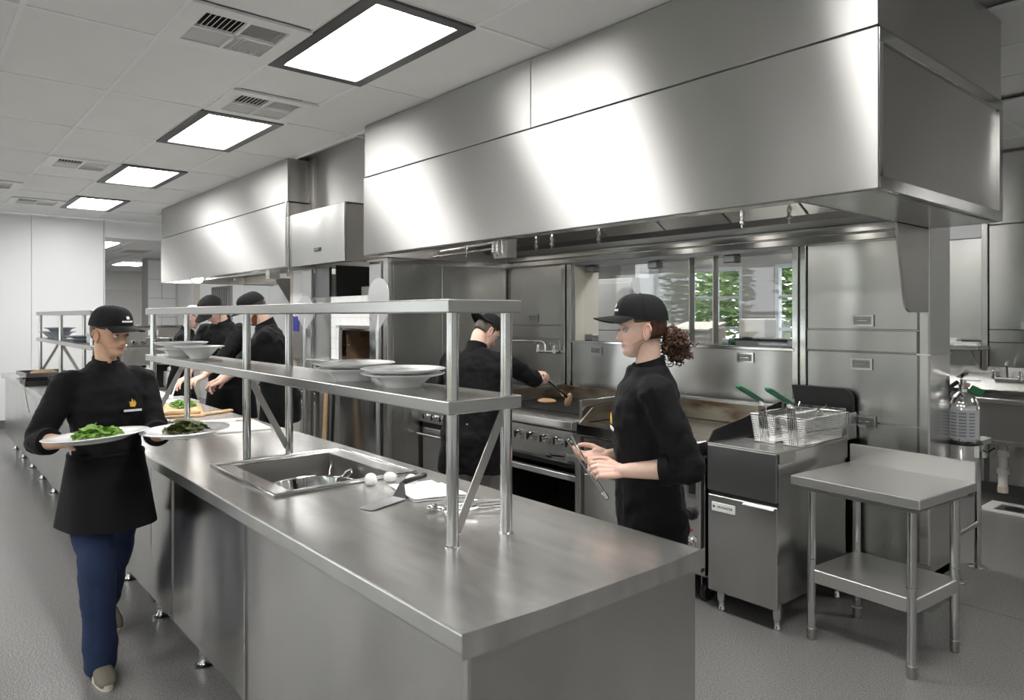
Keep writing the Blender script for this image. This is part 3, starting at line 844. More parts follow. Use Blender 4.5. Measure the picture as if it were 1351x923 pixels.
part('indicator_lamp', MB().lathe([(.013, 0), (.012, .012), (.001, .018)], (-2.40, yf + .02, .425), 12, Mx.Rotation(R(90), 3, 'X')), RED_PL, cp, smooth=50)
knob(-2.39, yf + .02, .36, gd, True, .03)
part('orange_tag', box(-2.385, yf + .012, .225, -2.35, yf + .02, .245), mat('orange_sticker', (.6, .2, .05), .5), cp)
for x in (-3.12, -3.03): knob(x, yf + .02, .79, gd, False, .02)
for x in (gx0 + .1, gx1 - .05):
    for y in (yf + .16, 4.05):
        c = part('caster', MB().lathe([(.001, -.016), (.05, -.016), (.055, -.008), (.055, .008), (.05, .016), (.001, .016)], (x, y, .055), 18, Mx.Rotation(R(90), 3, 'Y')), BLACK, gd, smooth=40)
        part('caster_fork', MB().box(x - .03, y - .02, .06, x - .022, y + .02, .16).box(x + .022, y - .02, .06, x + .03, y + .02, .16).box(x - .03, y - .03, .14, x + .03, y + .03, .17), STEEL_DARK, c)

# ---------------------------------------------------------------- fryer
fx0, fx1, fyf = -2.298, -1.888, 3.38
fr = thing('deep_fryer', 'narrow steel deep fryer with two wire baskets, beside the small side table', 'fryer', (-2.09, 3.78, 0))
part('lower_cabinet', box(fx0 + .004, fyf + .02, .13, fx1 - .012, 4.17, .80), STEEL_WALL, fr, bevel=.003)
part('upper_body', box(fx0, fyf + .01, .80, fx1, 4.17, .915), STEEL, fr, bevel=.004)
part('fascia', box(fx0, fyf - .004, .668, fx1, fyf + .02, .917), STEEL_DARK, fr, bevel=.004)
dr = part('door', box(fx0 + .01, fyf - .012, .125, fx1 + .008, fyf + .012, .648), STEEL_ISLAND, fr, bevel=.004)
part('door_handle', MB().prism([(fyf - .014, .650), (fyf - .040, .640), (fyf - .040, .632), (fyf - .012, .630)], 0, -2.065, -1.885), STEEL_TUBE, dr, bevel=.003)
part('hinge_gap', box(fx0 + .01, fyf + .0, .650, fx1, fyf + .02, .668), BLACK, fr)
bd = part('badge', box(-2.262, fyf - .017, .563, -2.117, fyf - .011, .612), WHITE_PL, dr, bevel=.005)
def lettering(txt, size, loc, rot, material, parent, ext=.0006, align='CENTER', name='lettering'):
    cu = bpy.data.curves.new(name, 'FONT'); cu.body = txt; cu.size = size; cu.extrude = ext
    cu.align_x = align; cu.align_y = 'CENTER'
    to = bpy.data.objects.new('tmp_text', cu); COL.objects.link(to)
    dg = bpy.context.evaluated_depsgraph_get()
    me = bpy.data.meshes.new_from_object(to.evaluated_get(dg))
    bpy.data.objects.remove(to); bpy.data.curves.remove(cu)
    Mt = Mx.Translation(V(loc)) @ rot.to_matrix().to_4x4() if hasattr(rot, 'to_matrix') else Mx.Translation(V(loc)) @ rot.to_4x4()
    inv = INV.get(parent.name)
    me.transform(inv @ Mt if inv else Mt)
    me.materials.clear(); me.materials.append(material)
    o = bpy.data.objects.new(name, me); COL.objects.link(o); o.parent = parent
    if parent.name in INV: INV[o.name] = INV[parent.name]
    return o
RXF = Mx.Rotation(R(90), 3, 'X')
lt = lettering('FRYMASTER', .0175, (-2.178, fyf - .0175, .588), RXF, BLACK, dr)
lt['kind'] = 'stuff'
part('emblem', MB().lathe([(.010, 0), (.010, .001)], (-2.247, fyf - .017, .588), 3, RXF).box(-2.244, fyf - .0178, .585, -2.238, fyf - .017, .591), BLACK, dr, kind='stuff')
part('top_deck', box(fx0, fyf + .0, .915, fx1, 4.17, .926), STEEL_TOP, fr, bevel=.003)
part('fry_vat', box(fx0 + .05, fyf + .30, .90, fx1 - .05, 4.10, .928), mat('dark_fry_oil', (.03, .02, .01), .1), fr)
part('left_guard', MB().prism([(fyf + .0, .92), (fyf + .06, .985), (4.17, 1.09), (4.17, .92)], 0, fx0 - .006, fx0), BLACKM, fr)
part('corner_flap', MB().box(fx1 - .001, fyf + .015, .865, fx1 + .012, fyf + .17, .918), STEEL_OLD, fr, bevel=.004)
part('back_riser', box(fx0, 4.17, .90, fx1, 4.285, 1.055), STEEL, fr, bevel=.003)
part('riser_lip', box(fx0 + .02, 4.165, 1.055, fx1 - .02, 4.19, 1.085), STEEL_TUBE, fr)
part('flue_guard', MB().prism([(fx0 + .06, 1.05)] + [(fx1 - .06 + .05 * sin(a), 1.13 + .05 * cos(a)) for a in [pi / 2 * i / 6 for i in range(7)]] + [(fx1 - .01, 1.05)] + [] , 1, 4.27, 4.285), BLACKM, fr)
fgp = [(fx0 + .05, 1.05), (fx1 - .01, 1.05)] + [(fx1 - .07 + .06 * cos(a), 1.13 + .06 * sin(a)) for a in [pi / 2 * i / 6 for i in range(7)]] + [(fx0 + .02, 1.19)]
part('flue_guard', MB().prism(fgp, 1, 4.255, 4.27), BLACKM, fr)
part('hanger_bar', MB().tube([(fx0 + .05, 4.15, 1.035), (fx1 - .05, 4.15, 1.035)], .006, 8), CHROME, fr)
for x in (-2.24, -2.15, -2.06, -1.97): part('hanger_hook', MB().tube([(x, 4.16, 1.03), (x, 4.13, 1.045), (x, 4.125, 1.075)], .004, 6), CHROME, fr)
for x in (fx0 + .05, fx1 - .03):
    for y in (fyf + .06, 4.1):
        part('leg', MB().lathe([(.019, 0), (.019, .015), (.016, .02), (.016, .06), (.024, .062), (.024, .14)], (x, y, 0), 12), STEEL_TUBE, fr, smooth=35)

WIRE = mat('basket_wire', (.55, .55, .53), .3, 1.0)
def basket(cx, y0, y1, w, z0, z1, label):
    t = thing('fryer_basket', label, 'fryer basket', (cx, (y0 + y1) / 2, z0), group=None)
    wt, wb_ = w / 2, w / 2 - .018
    yb0, yb1 = y0 + .018, y1 - .02
    rim = MB().tube([(cx - wt, y0, z1), (cx + wt, y0, z1), (cx + wt, y1, z1), (cx - wt, y1, z1)], .0055, 8, closed=True)
    part('rim', rim, CHROME, t, smooth=40)
    part('base_frame', MB().tube([(cx - wb_, yb0, z0 + .004), (cx + wb_, yb0, z0 + .004), (cx + wb_, yb1, z0 + .004), (cx - wb_, yb1, z0 + .004)], .004, 6, closed=True), WIRE, t)
    m = MB(); r = .0010
    def wall(a0, a1, b0, b1, n, k):
        a0, a1, b0, b1 = V(a0), V(a1), V(b0), V(b1)
        for i in range(n + 1):
            f = i / n
            m.tube([a0.lerp(a1, f), b0.lerp(b1, f)], r, 3, caps=False)
        for j in range(k + 1):
            f = j / k
            m.tube([a0.lerp(b0, f), a1.lerp(b1, f)], r, 3, caps=False)
    TL = [(cx - wt, y0, z1), (cx + wt, y0, z1), (cx + wt, y1, z1), (cx - wt, y1, z1)]
    BL = [(cx - wb_, yb0, z0 + .004), (cx + wb_, yb0, z0 + .004), (cx + wb_, yb1, z0 + .004), (cx - wb_, yb1, z0 + .004)]
    for i in range(4):
        n = 15 if i % 2 == 0 else 36
        wall(TL[i], TL[(i + 1) % 4], BL[i], BL[(i + 1) % 4], n, 12)
    wall(BL[0], BL[1], BL[3], BL[2], 12, 34)
    part('wire_mesh', m, WIRE, t, kind='stuff')
    for s in (-.022, -.011, 0, .011, .022):
        part('handle_wire', MB().tube([(cx + s, y0 + .014, z0 + .004), (cx + s, y0 - .002, z1), (cx + s * .9, y0 - .006, z1 + .055), (cx + s * .35, y0 - .03, z1 + .088)], .003, 6), CHROME, t)
    g = MB()
    a, b = V((cx, y0 - .02, z1 + .082)), V((cx, y0 - .245, z1 + .172))
    d = (b - a).normalized(); u = V((1, 0, 0)); w_ = d.cross(u)
    Mg = Mx((u, d, w_)).transposed()
    L = (b - a).length
    loop = [a + u * (-.010) , a + d * (L * .35) - u * .016, a + d * (L * .9) - u * .017, b - u * .008, b + u * .008, a + d * (L * .9) + u * .017, a + d * (L * .35) + u * .016, a + u * .010]
    part('grip', MB().tube(loop, .0085, 8, closed=True), GREEN_PL, t, smooth=50)
    part('hook', MB().tube([(cx - .05, y1, z1), (cx - .05, y1 + .02, z1 + .03), (cx - .05, y1 + .035, z1 + .0)], .003, 6), CHROME, t)
    part('side_wire', MB().tube([(cx + wt * .97, y0 + .02, z0 + .08), (cx + wt * .99, y1 + .02, z0 + .065), (cx + wt * .99, y1 + .05, z0 + .09), (cx + wt, y1 + .05, z1 - .01), (cx + wt, y1 + .02, z1)], .004, 6), CHROME, t)
    return t
basket(-2.078, 3.575, 4.05, .150, .932, 1.080, 'wire fryer basket with green grip, nearer the griddle, half hidden by its twin')
basket(-1.918, 3.590, 4.05, .150, .932, 1.078, 'wire fryer basket with green grip, on the fryer side nearest the small table')
# ================================================================ ISLAND
isl = thing('island_counter', 'long stainless steel island counter running from the near corner to the white wall', 'counter', (-5.9, 1.4, 0))
ix0, ix1, iy0, iy1 = -10.75, -1.27, .945, 1.85
TZ = .914
sx0, sx1, sy0, sy1 = -3.41, -2.776, 1.19, 1.67       # sink hole
# one welded top with the sink hole cut out
m = MB()
xs = [ix0, sx0 - .008, sx1 + .008, ix1]; ys = [iy0, sy0 - .008, sy1 + .008, iy1]
for z in (TZ, TZ - .05):
    for y in ys:
        for x in xs: m.v.append((x, y, z))
for i in range(3):
    for j in range(3):
        if (i, j) == (1, 1): continue
        a = j * 4 + i
        m.f.append((a, a + 1, a + 5, a + 4)); m.f.append((16 + a + 4, 16 + a + 5, 16 + a + 1, 16 + a))
for i in range(3):
    m.f.append((16 + i, 16 + i + 1, i + 1, i)); m.f.append((12 + i, 12 + i + 1, 28 + i + 1, 28 + i))
    m.f.append((i * 4 + 4, i * 4, 16 + i * 4, 16 + i * 4 + 4)); m.f.append((i * 4 + 3, i * 4 + 7, 16 + i * 4 + 7, 16 + i * 4 + 3))
m.f += [(5, 6, 22, 21), (10, 9, 25, 26), (9, 5, 21, 25), (6, 10, 26, 22)]
part('worktop', m, STEEL_TOP, isl, bevel=.005, seg=2)
PX = [-10.72, -9.5, -8.35, -7.2, -6.1, -4.98, -3.98, -3.60, -2.655, -1.29]
for a, b in zip(PX[:-1], PX[1:]):
    part('front_panel', box(a + .003, .972, .19, b - .003, .99, TZ - .05), STEEL_ISLAND, isl, bevel=.002)
part('front_seam', box(-2.662, .966, .19, -2.650, .974, TZ - .05), STEEL_TUBE, isl)
part('front_seam', box(-3.606, .966, .19, -3.596, .974, TZ - .05), STEEL_TUBE, isl)
part('end_panel', box(-1.305, .974, .06, -1.287, 1.83, TZ - .05), STEEL_ISLAND, isl, bevel=.002)
part('corner_seam', box(-1.30, .966, .06, -1.284, .976, TZ - .05), STEEL_TUBE, isl)
part('end_panel', box(-10.74, .98, .19, -10.72, 1.83, TZ - .05), STEEL_ISLAND, isl)
part('back_panel', box(-10.72, 1.81, .19, -1.3, 1.828, TZ - .05), STEEL_ISLAND, isl)
part('bottom_pan', box(-10.72, .99, .19, -1.31, 1.81, .205), STEEL_OLD, isl)
for i in range(15):
    x = -10.55 + i * .71
    if abs(x + 1.3) < .15: continue
    for y in (1.07, 1.74):
        lg = part('leg', MB().tube([(x, y, .03), (x, y, .2)], .021, 12), STEEL_TUBE, isl, smooth=40)
        part('foot', MB().lathe([(.048, 0), (.048, .008), (.03, .016), (.022, .03), (.022, .055), (.014, .06)], (x, y, 0), 16), STEEL_TUBE, lg, smooth=30)
t = thing('drain_hose', 'dark looped drain hose hanging under the island near its adjustable feet', 'hose', (-4.35, 1.15, .1))
part('hose', MB().tube([(-4.42, 1.12, .182), (-4.41, 1.08, .12), (-4.36, 1.05, .07), (-4.28, 1.06, .05), (-4.22, 1.12, .10), (-4.2, 1.2, .18)], .007, 8), BLACK, t, smooth=60)
part('clip', box(-4.43, 1.10, .17, -4.41, 1.13, .189), CHROME, t)

# drop-in sink well
sk = thing('sink_basin', 'square steel sink dropped into the island beside the eggs', 'sink', (-3.09, 1.43, .914))
rim = MB()
ox0_, ox1_, oy0_, oy1_ = -3.468, -2.722, 1.107, 1.762
for (a, b, c, d) in ((ox0_, oy0_, ox1_, sy0), (ox0_, sy1, ox1_, oy1_), (ox0_, sy0, sx0, sy1), (sx1, sy0, ox1_, sy1)): rim.box(a, b, TZ + .0005, c, d, TZ + .006)
part('rim', rim, STEEL, sk, bevel=.002, kind='stuff')
lip = MB()
lip.tube([(ox0_, oy0_, TZ + .006), (ox1_, oy0_, TZ + .006), (ox1_, oy1_, TZ + .006), (ox0_, oy1_, TZ + .006)], .008, 8, closed=True)
part('raised_edge', lip, STEEL_TUBE, sk, smooth=50)
zb = TZ - .27
part('bowl', MB().box(sx0 - .004, sy0, zb, sx0, sy1, TZ).box(sx1, sy0, zb, sx1 + .004, sy1, TZ).box(sx0, sy0 - .004, zb, sx1, sy0, TZ).box(sx0, sy1, zb, sx1, sy1 + .004, TZ).box(sx0, sy0, zb - .004, sx1, sy1, zb), STEEL_OLD, sk)
part('drain', MB().lathe([(.045, 0), (.045, .004), (.03, .005), (.001, .002)], (-3.15, 1.40, zb), 20), CHROME, sk, smooth=40)

def lathe_thing(name, label, cat, loc, prof, m, n=28, group=None, smooth=40, pname='body', sx=1, sy=1):
    t = thing(name, label, cat, loc, group=group)
    part(pname, MB().lathe(prof, (0, 0, 0), n, None, sx, sy), m, t, smooth=smooth, local=True)
    return t

t = lathe_thing('steel_bowl', 'wide round steel bowl standing in the island sink', 'bowl', (-3.05, 1.42, zb + .002),
            [(.10, 0), (.12, .004), (.175, .11), (.195, .195), (.205, .20), (.205, .206), (.190, .203), (.168, .11), (.115, .012), (.001, .010)], CHROME)
part('rolled_rim', MB().tube([(.203 * cos(a), .203 * sin(a), .203) for a in [2 * pi * i / 32 for i in range(32)]], .005, 6, closed=True), CHROME, t, local=True, smooth=60)
t = thing('ladle', 'thin wire handled ladle leaning in the far corner of the sink', 'ladle', (-3.2, 1.6, .7))
part('handle', MB().tube([(-3.22, 1.50, .70), (-3.17, 1.58, .80), (-3.13, 1.63, .875), (-3.115, 1.645, .885), (-3.10, 1.64, .87), (-3.115, 1.615, .84)], .006, 8), CHROME, t, smooth=50)
part('cup', MB().ell((-3.24, 1.47, .69), (.045, .045, .03)), CHROME, t, smooth=60)
t = thing('hook', 'small steel hook on the far wall of the sink', 'hook', (-3.38, 1.62, .85))
part('wire', MB().tube([(-3.36, 1.662, .87), (-3.355, 1.65, .82), (-3.33, 1.63, .80), (-3.31, 1.63, .815)], .006, 8), CHROME, t, smooth=50)
part('plate', box(-3.375, 1.662, .85, -3.345, 1.669, .885), STEEL_TUBE, t)

# eggs, turner, cloth, tongs
EGG = mat('egg_shell', (.84, .82, .79), .45)
def egg(x, y, rz_, label, flip=0):
    t = thing('egg', label, 'egg', (x, y, TZ + .0215), rot=(0, R(90), rz_), group='three white eggs')
    prof = []
    for i in range(17):
        a = pi * i / 16
        z = -cos(a) * .0285
        r = sin(a) * .0215 * (1 + .12 * cos(a)) + 1e-6
        prof.append((r, z))
    part('shell', MB().lathe(prof, (0, 0, 0), 22), EGG, t, smooth=180, local=True)
egg(-2.652, 1.492, .4, 'white egg on the worktop, nearest the turner blade')
egg(-2.690, 1.512, 1.9, 'white egg touching its neighbour at the sink rim, between the other two')
egg(-2.655, 1.585, 1.0, 'white egg at the sink rim corner, set a little apart behind the front pair')
egg(-2.555, 1.630, .2, 'white egg lying beside the black turner handle, alone')

tn = thing('turner', 'steel turner with angled black riser and black handle', 'turner', (-2.37, 1.4, TZ))
d = V((-.045, .165, 0)).normalized(); w = V((d.y, -d.x, 0)); c0 = V((-2.33, 1.285, TZ + .002)); c1 = V((-2.385, 1.465, TZ + .004))
bl = MB()
hw = .036
bl.add([c0 - w * (hw - .01), c0 + w * (hw - .01), c0 + w * hw + d * .012, c1 + w * hw * .95, c1 - w * hw * .95, c0 - w * hw + d * .012]
       + [p + V((0, 0, .002)) for p in [c0 - w * (hw - .01), c0 + w * (hw - .01), c0 + w * hw + d * .012, c1 + w * hw * .95, c1 - w * hw * .95, c0 - w * hw + d * .012]],
       [(5, 4, 3, 2, 1, 0), (6, 7, 8, 9, 10, 11)] + [(i, (i + 1) % 6, 6 + (i + 1) % 6, 6 + i) for i in range(6)])
part('blade', bl, ALU, tn)
c2 = V((-2.428, 1.505, TZ + .050))
u = w
part('riser', MB().add([c1 - u * .034, c1 + u * .034, c2 + u * .010, c2 - u * .010, c1 - u * .034 + V((0, 0, .003)), c1 + u * .034 + V((0, 0, .003)), c2 + u * .010 + V((0, 0, .003)), c2 - u * .010 + V((0, 0, .003))],
     [(3, 2, 1, 0), (4, 5, 6, 7), (0, 1, 5, 4), (1, 2, 6, 5), (2, 3, 7, 6), (3, 0, 4, 7)]), STEEL_DARK, tn)
c3 = V((-2.40, 1.60, TZ + .072))
part('handle', MB().tube([c2, c2.lerp(c3, .1), c2.lerp(c3, .5), c2.lerp(c3, .92), c3], [.007, .0115, .0105, .0125, .007], 12), BLACK, tn, smooth=50)

CLOTH = two_tone('white_cloth', (.83, .83, .82), (.76, .76, .75), 30, .85, bmp=.2, bd=.002)
t = thing('folded_cloth', 'folded white cloth lying flat under the turner handle', 'cloth', (-2.43, 1.6, TZ))
def slab(corners, z0, z1, n=10, wob=.002):
    c = [V((x, y, 0)) for x, y in corners]
    g = []
    for i in range(n + 1):
        row = []
        for j in range(n + 1):
            p = c[0].lerp(c[1], j / n).lerp(c[3].lerp(c[2], j / n), i / n)
            e_ = min(i, n - i, j, n - j)
            zz = z0 + (z1 - z0) * min(1, e_ / 1.0) + noise.noise(V((p.x * 20, p.y * 20, z0 * 50))) * wob
            row.append((p.x, p.y, zz))
        g.append(row)
    return g
def cloth_slab(corners, z0, z1, **k):
    g = slab(corners, z0 + .003, z1, **k)
    m = MB().sheet(g, .002)
    return m
part('layer', cloth_slab([(-2.60, 1.545), (-2.30, 1.475), (-2.235, 1.69), (-2.56, 1.73)], TZ + .001, TZ + .008), CLOTH, t, smooth=60)
part('layer', cloth_slab([(-2.46, 1.50), (-2.30, 1.478), (-2.24, 1.685), (-2.46, 1.715)], TZ + .010, TZ + .016), CLOTH, t, smooth=60)
tg = thing('tongs', 'scalloped steel tongs lying on the worktop between the two near shelf posts', 'tongs', (-2.1, 1.6, TZ))
part('arm', MB().tube([(-2.155, 1.47, TZ + .014), (-2.115, 1.60, TZ + .018), (-2.075, 1.765, TZ + .012)], .007, 8, flat=.5), STEEL_TUBE, tg, smooth=50)
part('arm', MB().tube([(-2.115, 1.49, TZ + .014), (-2.085, 1.61, TZ + .018), (-2.075, 1.765, TZ + .012)], .007, 8, flat=.5), STEEL_TUBE, tg, smooth=50)
for x, y in ((-2.155, 1.462), (-2.11, 1.48)): part('scallop', MB().ell((x, y, TZ + .016), (.016, .030, .012), rz(.3), 10, 8), STEEL_TUBE, tg, smooth=60)
t = thing('whisk', 'small wire whisk lying near the shelf post foot at the open side of the worktop', 'whisk', (-1.95, 1.58, TZ))
for k in range(6):
    a = pi * k / 6
    pts = []
    for i in range(13):
        q = i / 12
        rr = .026 * sin(pi * q)
        ss = .11 * (1 - abs(2 * q - 1)) 
        v = cos(2 * pi * q / 2)
        pts.append((-2.02 + .11 * sin(pi * q) * .45, 1.56 + .11 * sin(pi * q), TZ + .030 + .022 * cos(a) * cos(pi * q)))
        pts[-1] = (pts[-1][0] + .026 * sin(a) * cos(pi * q), pts[-1][1], pts[-1][2])
    part('wire', MB().tube(pts, .0016, 5), CHROME, t)
part('handle', MB().tube([(-2.02, 1.56, TZ + .03), (-2.06, 1.45, TZ + .014)], .009, 8), STEEL_TUBE, t, smooth=40)

# ---------------------------------------------------------------- double shelves standing on the island
def shelf_unit(x0, x1, pxs, label, braces):
    t = thing('double_shelf', label, 'shelf', ((x0 + x1) / 2, 1.39, TZ), group='two tier steel shelves on the island')
    for z in (1.363, 1.672):
        part('shelf', box(x0, 1.25, z - .042, x1, 1.545, z), STEEL_SHELF, t, bevel=.004, seg=2)
    for px in pxs:
        for y in (1.285, 1.50):
            p = part('post', MB().tube([(px, y, TZ), (px, y, 1.635)], .0195, 18), STEEL_TUBE, t, smooth=40)
            part('base_ring', MB().lathe([(.025, .0), (.025, .004), (.021, .006)], (px, y, TZ), 18), STEEL_TUBE, p)
    for px, up in braces:
        a, b = ((1.30, .955), (1.49, 1.315)) if up else ((1.49, .955), (1.30, 1.315))
        dy, dz = b[0] - a[0], b[1] - a[1]; L = math.hypot(dy, dz)
        part('brace', MB().obox((px, (a[0] + b[0]) / 2, (a[1] + b[1]) / 2), (.0025, .015, L / 2), Mx.Rotation(-math.atan2(dy, dz), 3, 'X')), STEEL_OLD, t)
    return t
shelf_unit(-5.262, -1.758, (-1.785, -3.50, -5.20), 'two tier steel shelf on the island above the sink, with plates', ((-1.785, 1), (-3.50, 0), (-5.20, 1)))
shelf_unit(-10.38, -7.12, (-7.20, -8.85, -10.30), 'two tier steel shelf on the far island end, before the white wall', ((-7.2, 1), (-8.85, 0), (-10.30, 1)))

# plates
RIMP = [(.060, 0), (.072, 0), (.078, .006), (.115, .016), (.152, .026), (.155, .029), (.150, .031), (.112, .021), (.076, .011), (.001, .009)]
BOWLP = [(.055, 0), (.068, 0), (.075, .012), (.100, .034), (.150, .046), (.153, .050), (.147, .051), (.097, .040), (.070, .018), (.001, .014)]
def plate(x, y, z, prof, s, label, group, name='plate', sx=1.0, sy=1.0, mt=None, rot=0):
    t = thing(name, label, name, (x, y, z), group=group, rotz=rot)
    part('dish', MB().lathe([(r * s, q * s) for r, q in prof], (0, 0, 0), 40, None, sx, sy), mt or CERAMIC, t, smooth=40, local=True)
    return t
SZ = 1.3635
plate(-2.60, 1.385, SZ, BOWLP, 1.0, 'white rimmed bowl plate under the flat plate, in the pair nearer the pale wooden pole', 'white plates on the near shelf')
plate(-2.60, 1.385, SZ + .040, RIMP, 1.06, 'flat white plate on top of the pair nearer the pale wooden pole', 'white plates on the near shelf', rot=.3)
plate(-2.245, 1.395, SZ, BOWLP, 1.0, 'white bowl plate at the bottom of the pair beside the shelf end posts', 'white plates on the near shelf')
plate(-2.245, 1.395, SZ + .038, RIMP, 1.0, 'white plate on top of the pair beside the shelf end posts', 'white plates on the near shelf', rot=.5)
DEEP = [(.045, 0), (.055, 0), (.062, .010), (.11, .060), (.150, .074), (.152, .079), (.146, .079), (.105, .066), (.058, .016), (.001, .013)]
plate(-4.90, 1.375, SZ, BOWLP, 1.0, 'white bowl plate at the bottom of the stack behind the single deep plate', 'white plates at the far shelf end')
plate(-4.90, 1.375, SZ + .030, BOWLP, 1.02, 'white bowl plate in the middle of the stack behind the single deep plate', 'white plates at the far shelf end')
plate(-4.90, 1.375, SZ + .058, RIMP, 1.06, 'flat white plate crowning the stack behind the single deep plate', 'white plates at the far shelf end')
plate(-4.56, 1.385, SZ, DEEP, .95, 'deep flaring white plate, alone, in front of the three plate stack', 'white plates at the far shelf end')
GREYC = mat('grey_blue_stoneware', (.42, .46, .52), .25)
plate(-10.0, 1.38, SZ, DEEP, 1.0, 'grey blue bowl on the far shelf, next to its outer post', 'grey blue bowls on the far shelf', name='bowl', mt=GREYC)
plate(-9.55, 1.38, SZ, DEEP, 1.05, 'grey blue bowl at the bottom of the taller far shelf pair', 'grey blue bowls on the far shelf', name='bowl', mt=GREYC)
plate(-9.55, 1.38, SZ + .045, DEEP, 1.05, 'grey blue bowl on top of the taller far shelf pair', 'grey blue bowls on the far shelf', name='bowl', mt=GREYC)
plate(-8.25, 1.38, SZ, RIMP, 1.0, 'flat grey plate lowest on the far shelf', 'grey plates on the far shelf', mt=GREYC)
plate(-8.25, 1.38, SZ + .03, RIMP, 1.0, 'flat grey plate uppermost on the far shelf', 'grey plates on the far shelf', mt=GREYC)
t = thing('steel_container', 'square blue grey container at the near end of the far shelf', 'container', (-7.55, 1.42, SZ))
part('body', box(-7.68, 1.32, SZ, -7.42, 1.52, SZ + .09), GREYC, t, bevel=.01)
part('rim', box(-7.69, 1.31, SZ + .085, -7.41, 1.53, SZ + .095), ALU, t)

# food trays on the far island end
def tray(x, y, z, label, mt, a=.0, food=None, w=.30, d=.22):
    t = thing('tray', label, 'tray', (x, y, z), rotz=a, group=None)
    part('pan', MB().box(-w, -d, 0, w, d, .006).box(-w, -d, .006, -w + .012, d, .045).box(w - .012, -d, .006, w, d, .045).box(-w, -d, .006, w, -d + .012, .045).box(-w, d - .012, .006, w, d, .045), mt, t, local=True)
    if food:
        part('food', MB().ell((0, 0, .03), (w * .6, d * .6, .035), nu=14, nv=8), food, t, local=True, smooth=60)
    return t
tray(-9.75, 1.25, TZ + .03, 'dark metal tray with browned food, raised at the far island end', STEEL_DARK, .05, CHK)
t = thing('tray_rack', 'low black wire rack holding the browned food tray', 'rack', (-9.75, 1.25, TZ))
for x in (-10.0, -9.5):
    part('leg_wire', MB().tube([(x, 1.05, TZ + .003), (x, 1.05, TZ + .026), (x, 1.45, TZ + .026), (x, 1.45, TZ + .003)], .004, 6), BLACK, t)
tray(-8.95, 1.09, TZ, 'black shallow tray lying in front of the far shelf post', BLACKM, -.03, w=.30, d=.13)
t = thing('cable', 'grey cable drooping from the trays across the far island end', 'cable', (-9, 1.0, TZ))
part('cord', MB().tube([(-9.3, 1.02, TZ + .03), (-8.8, .955, TZ + .012), (-8.6, .938, TZ + .006), (-8.45, .930, .84), (-8.3, .932, .74), (-8.2, .934, .70)], .007, 8), STEEL_OLD, t, smooth=60)
part('plug', box(-9.34, 1.0, TZ + .001, -9.28, 1.04, TZ + .04), BLACK, t)

# boards and pizza in the middle of the island
BOARD = mat('white_cutting_board', (.80, .80, .78), .5)
t = tag(part('cutting_board', MB().add([(-4.93, 1.50, TZ + .001), (-4.40, 1.44, TZ + .001), (-4.37, 1.755, TZ + .001), (-4.90, 1.805, TZ + .001), (-4.93, 1.50, TZ + .016), (-4.40, 1.44, TZ + .016), (-4.37, 1.755, TZ + .016), (-4.90, 1.805, TZ + .016)],
        [(3, 2, 1, 0), (4, 5, 6, 7), (0, 1, 5, 4), (1, 2, 6, 5), (2, 3, 7, 6), (3, 0, 4, 7)]), BOARD, bevel=.004), 'white cutting board with a knife, in front of the bearded cook', 'cutting board')
t = thing('knife', 'thin kitchen knife lying across the white cutting board', 'knife', (-4.75, 1.64, TZ + .017))
part('blade', MB().prism([(-.15, -.012), (.03, -.016), (.03, .012), (-.06, .012)], 2, .001, .003), ALU, t, local=True)
part('handle', MB().tube([(.03, 0, .008), (.14, 0, .010)], .010, 8, flat=.6), WOOD, t, local=True, smooth=50)
t.rotation_euler = (0, 0, R(62))
t = tag(part('cutting_board', MB().obox((-6.86, 1.66, TZ + .009), (.37, .15, .008), rz(-.06)), BOARD, bevel=.004), 'white cutting board lying empty beyond the pizza', 'cutting board')
t = thing('steel_pan', 'shallow steel pan between the pizza and the empty white board', 'pan', (-5.95, 1.73, TZ))
part('pan', MB().box(-6.45, 1.58, TZ + .001, -5.99, 1.82, TZ + .006).box(-6.45, 1.58, TZ + .006, -6.44, 1.82, TZ + .03).box(-6.0, 1.58, TZ + .006, -5.99, 1.82, TZ + .03).box(-6.44, 1.81, TZ + .006, -6.0, 1.82, TZ + .03).box(-6.44, 1.58, TZ + .006, -6.0, 1.59, TZ + .03), ALU, t)
pb = thing('wooden_peel', 'wooden paddle board carrying the rectangular pizza', 'pizza peel', (-5.6, 1.55, TZ))
part('board', MB().add([(x, y, z) for z in (TZ + .002, TZ + .016) for x, y in ((-5.97, 1.52), (-5.30, 1.34), (-5.22, 1.62), (-5.90, 1.80))], [(3, 2, 1, 0), (4, 5, 6, 7), (0, 1, 5, 4), (1, 2, 6, 5), (2, 3, 7, 6), (3, 0, 4, 7)]), WOOD, pb, bevel=.004)
part('handle', MB().add([(x, y, z) for z in (TZ + .004, TZ + .018) for x, y in ((-5.30, 1.61), (-5.24, 1.60), (-5.36, 1.87), (-5.41, 1.86))], [(3, 2, 1, 0), (4, 5, 6, 7), (0, 1, 5, 4), (1, 2, 6, 5), (2, 3, 7, 6), (3, 0, 4, 7)]), WOOD, pb, bevel=.003)
CRUST = two_tone('pizza_crust', (.62, .38, .16), (.75, .55, .32), 25, .7, bmp=.4)
LEAF = two_tone('salad_green', (.10, .26, .03), (.25, .42, .08), 12, .5)
CHEESE = two_tone('melted_cheese', (.75, .62, .38), (.62, .30, .12), 22, .4, bmp=.4)
pz = thing('pizza', 'rectangular pizza topped with green leaves on the wooden board', 'pizza', (-5.6, 1.57, TZ + .017))
part('crust', MB().obox((-5.60, 1.575, TZ + .026), (.29, .12, .010), rz(-.26)), CRUST, pz, bevel=.008, seg=2)
part('cheese', MB().obox((-5.60, 1.575, TZ + .037), (.27, .10, .003), rz(-.26)), CHEESE, pz)
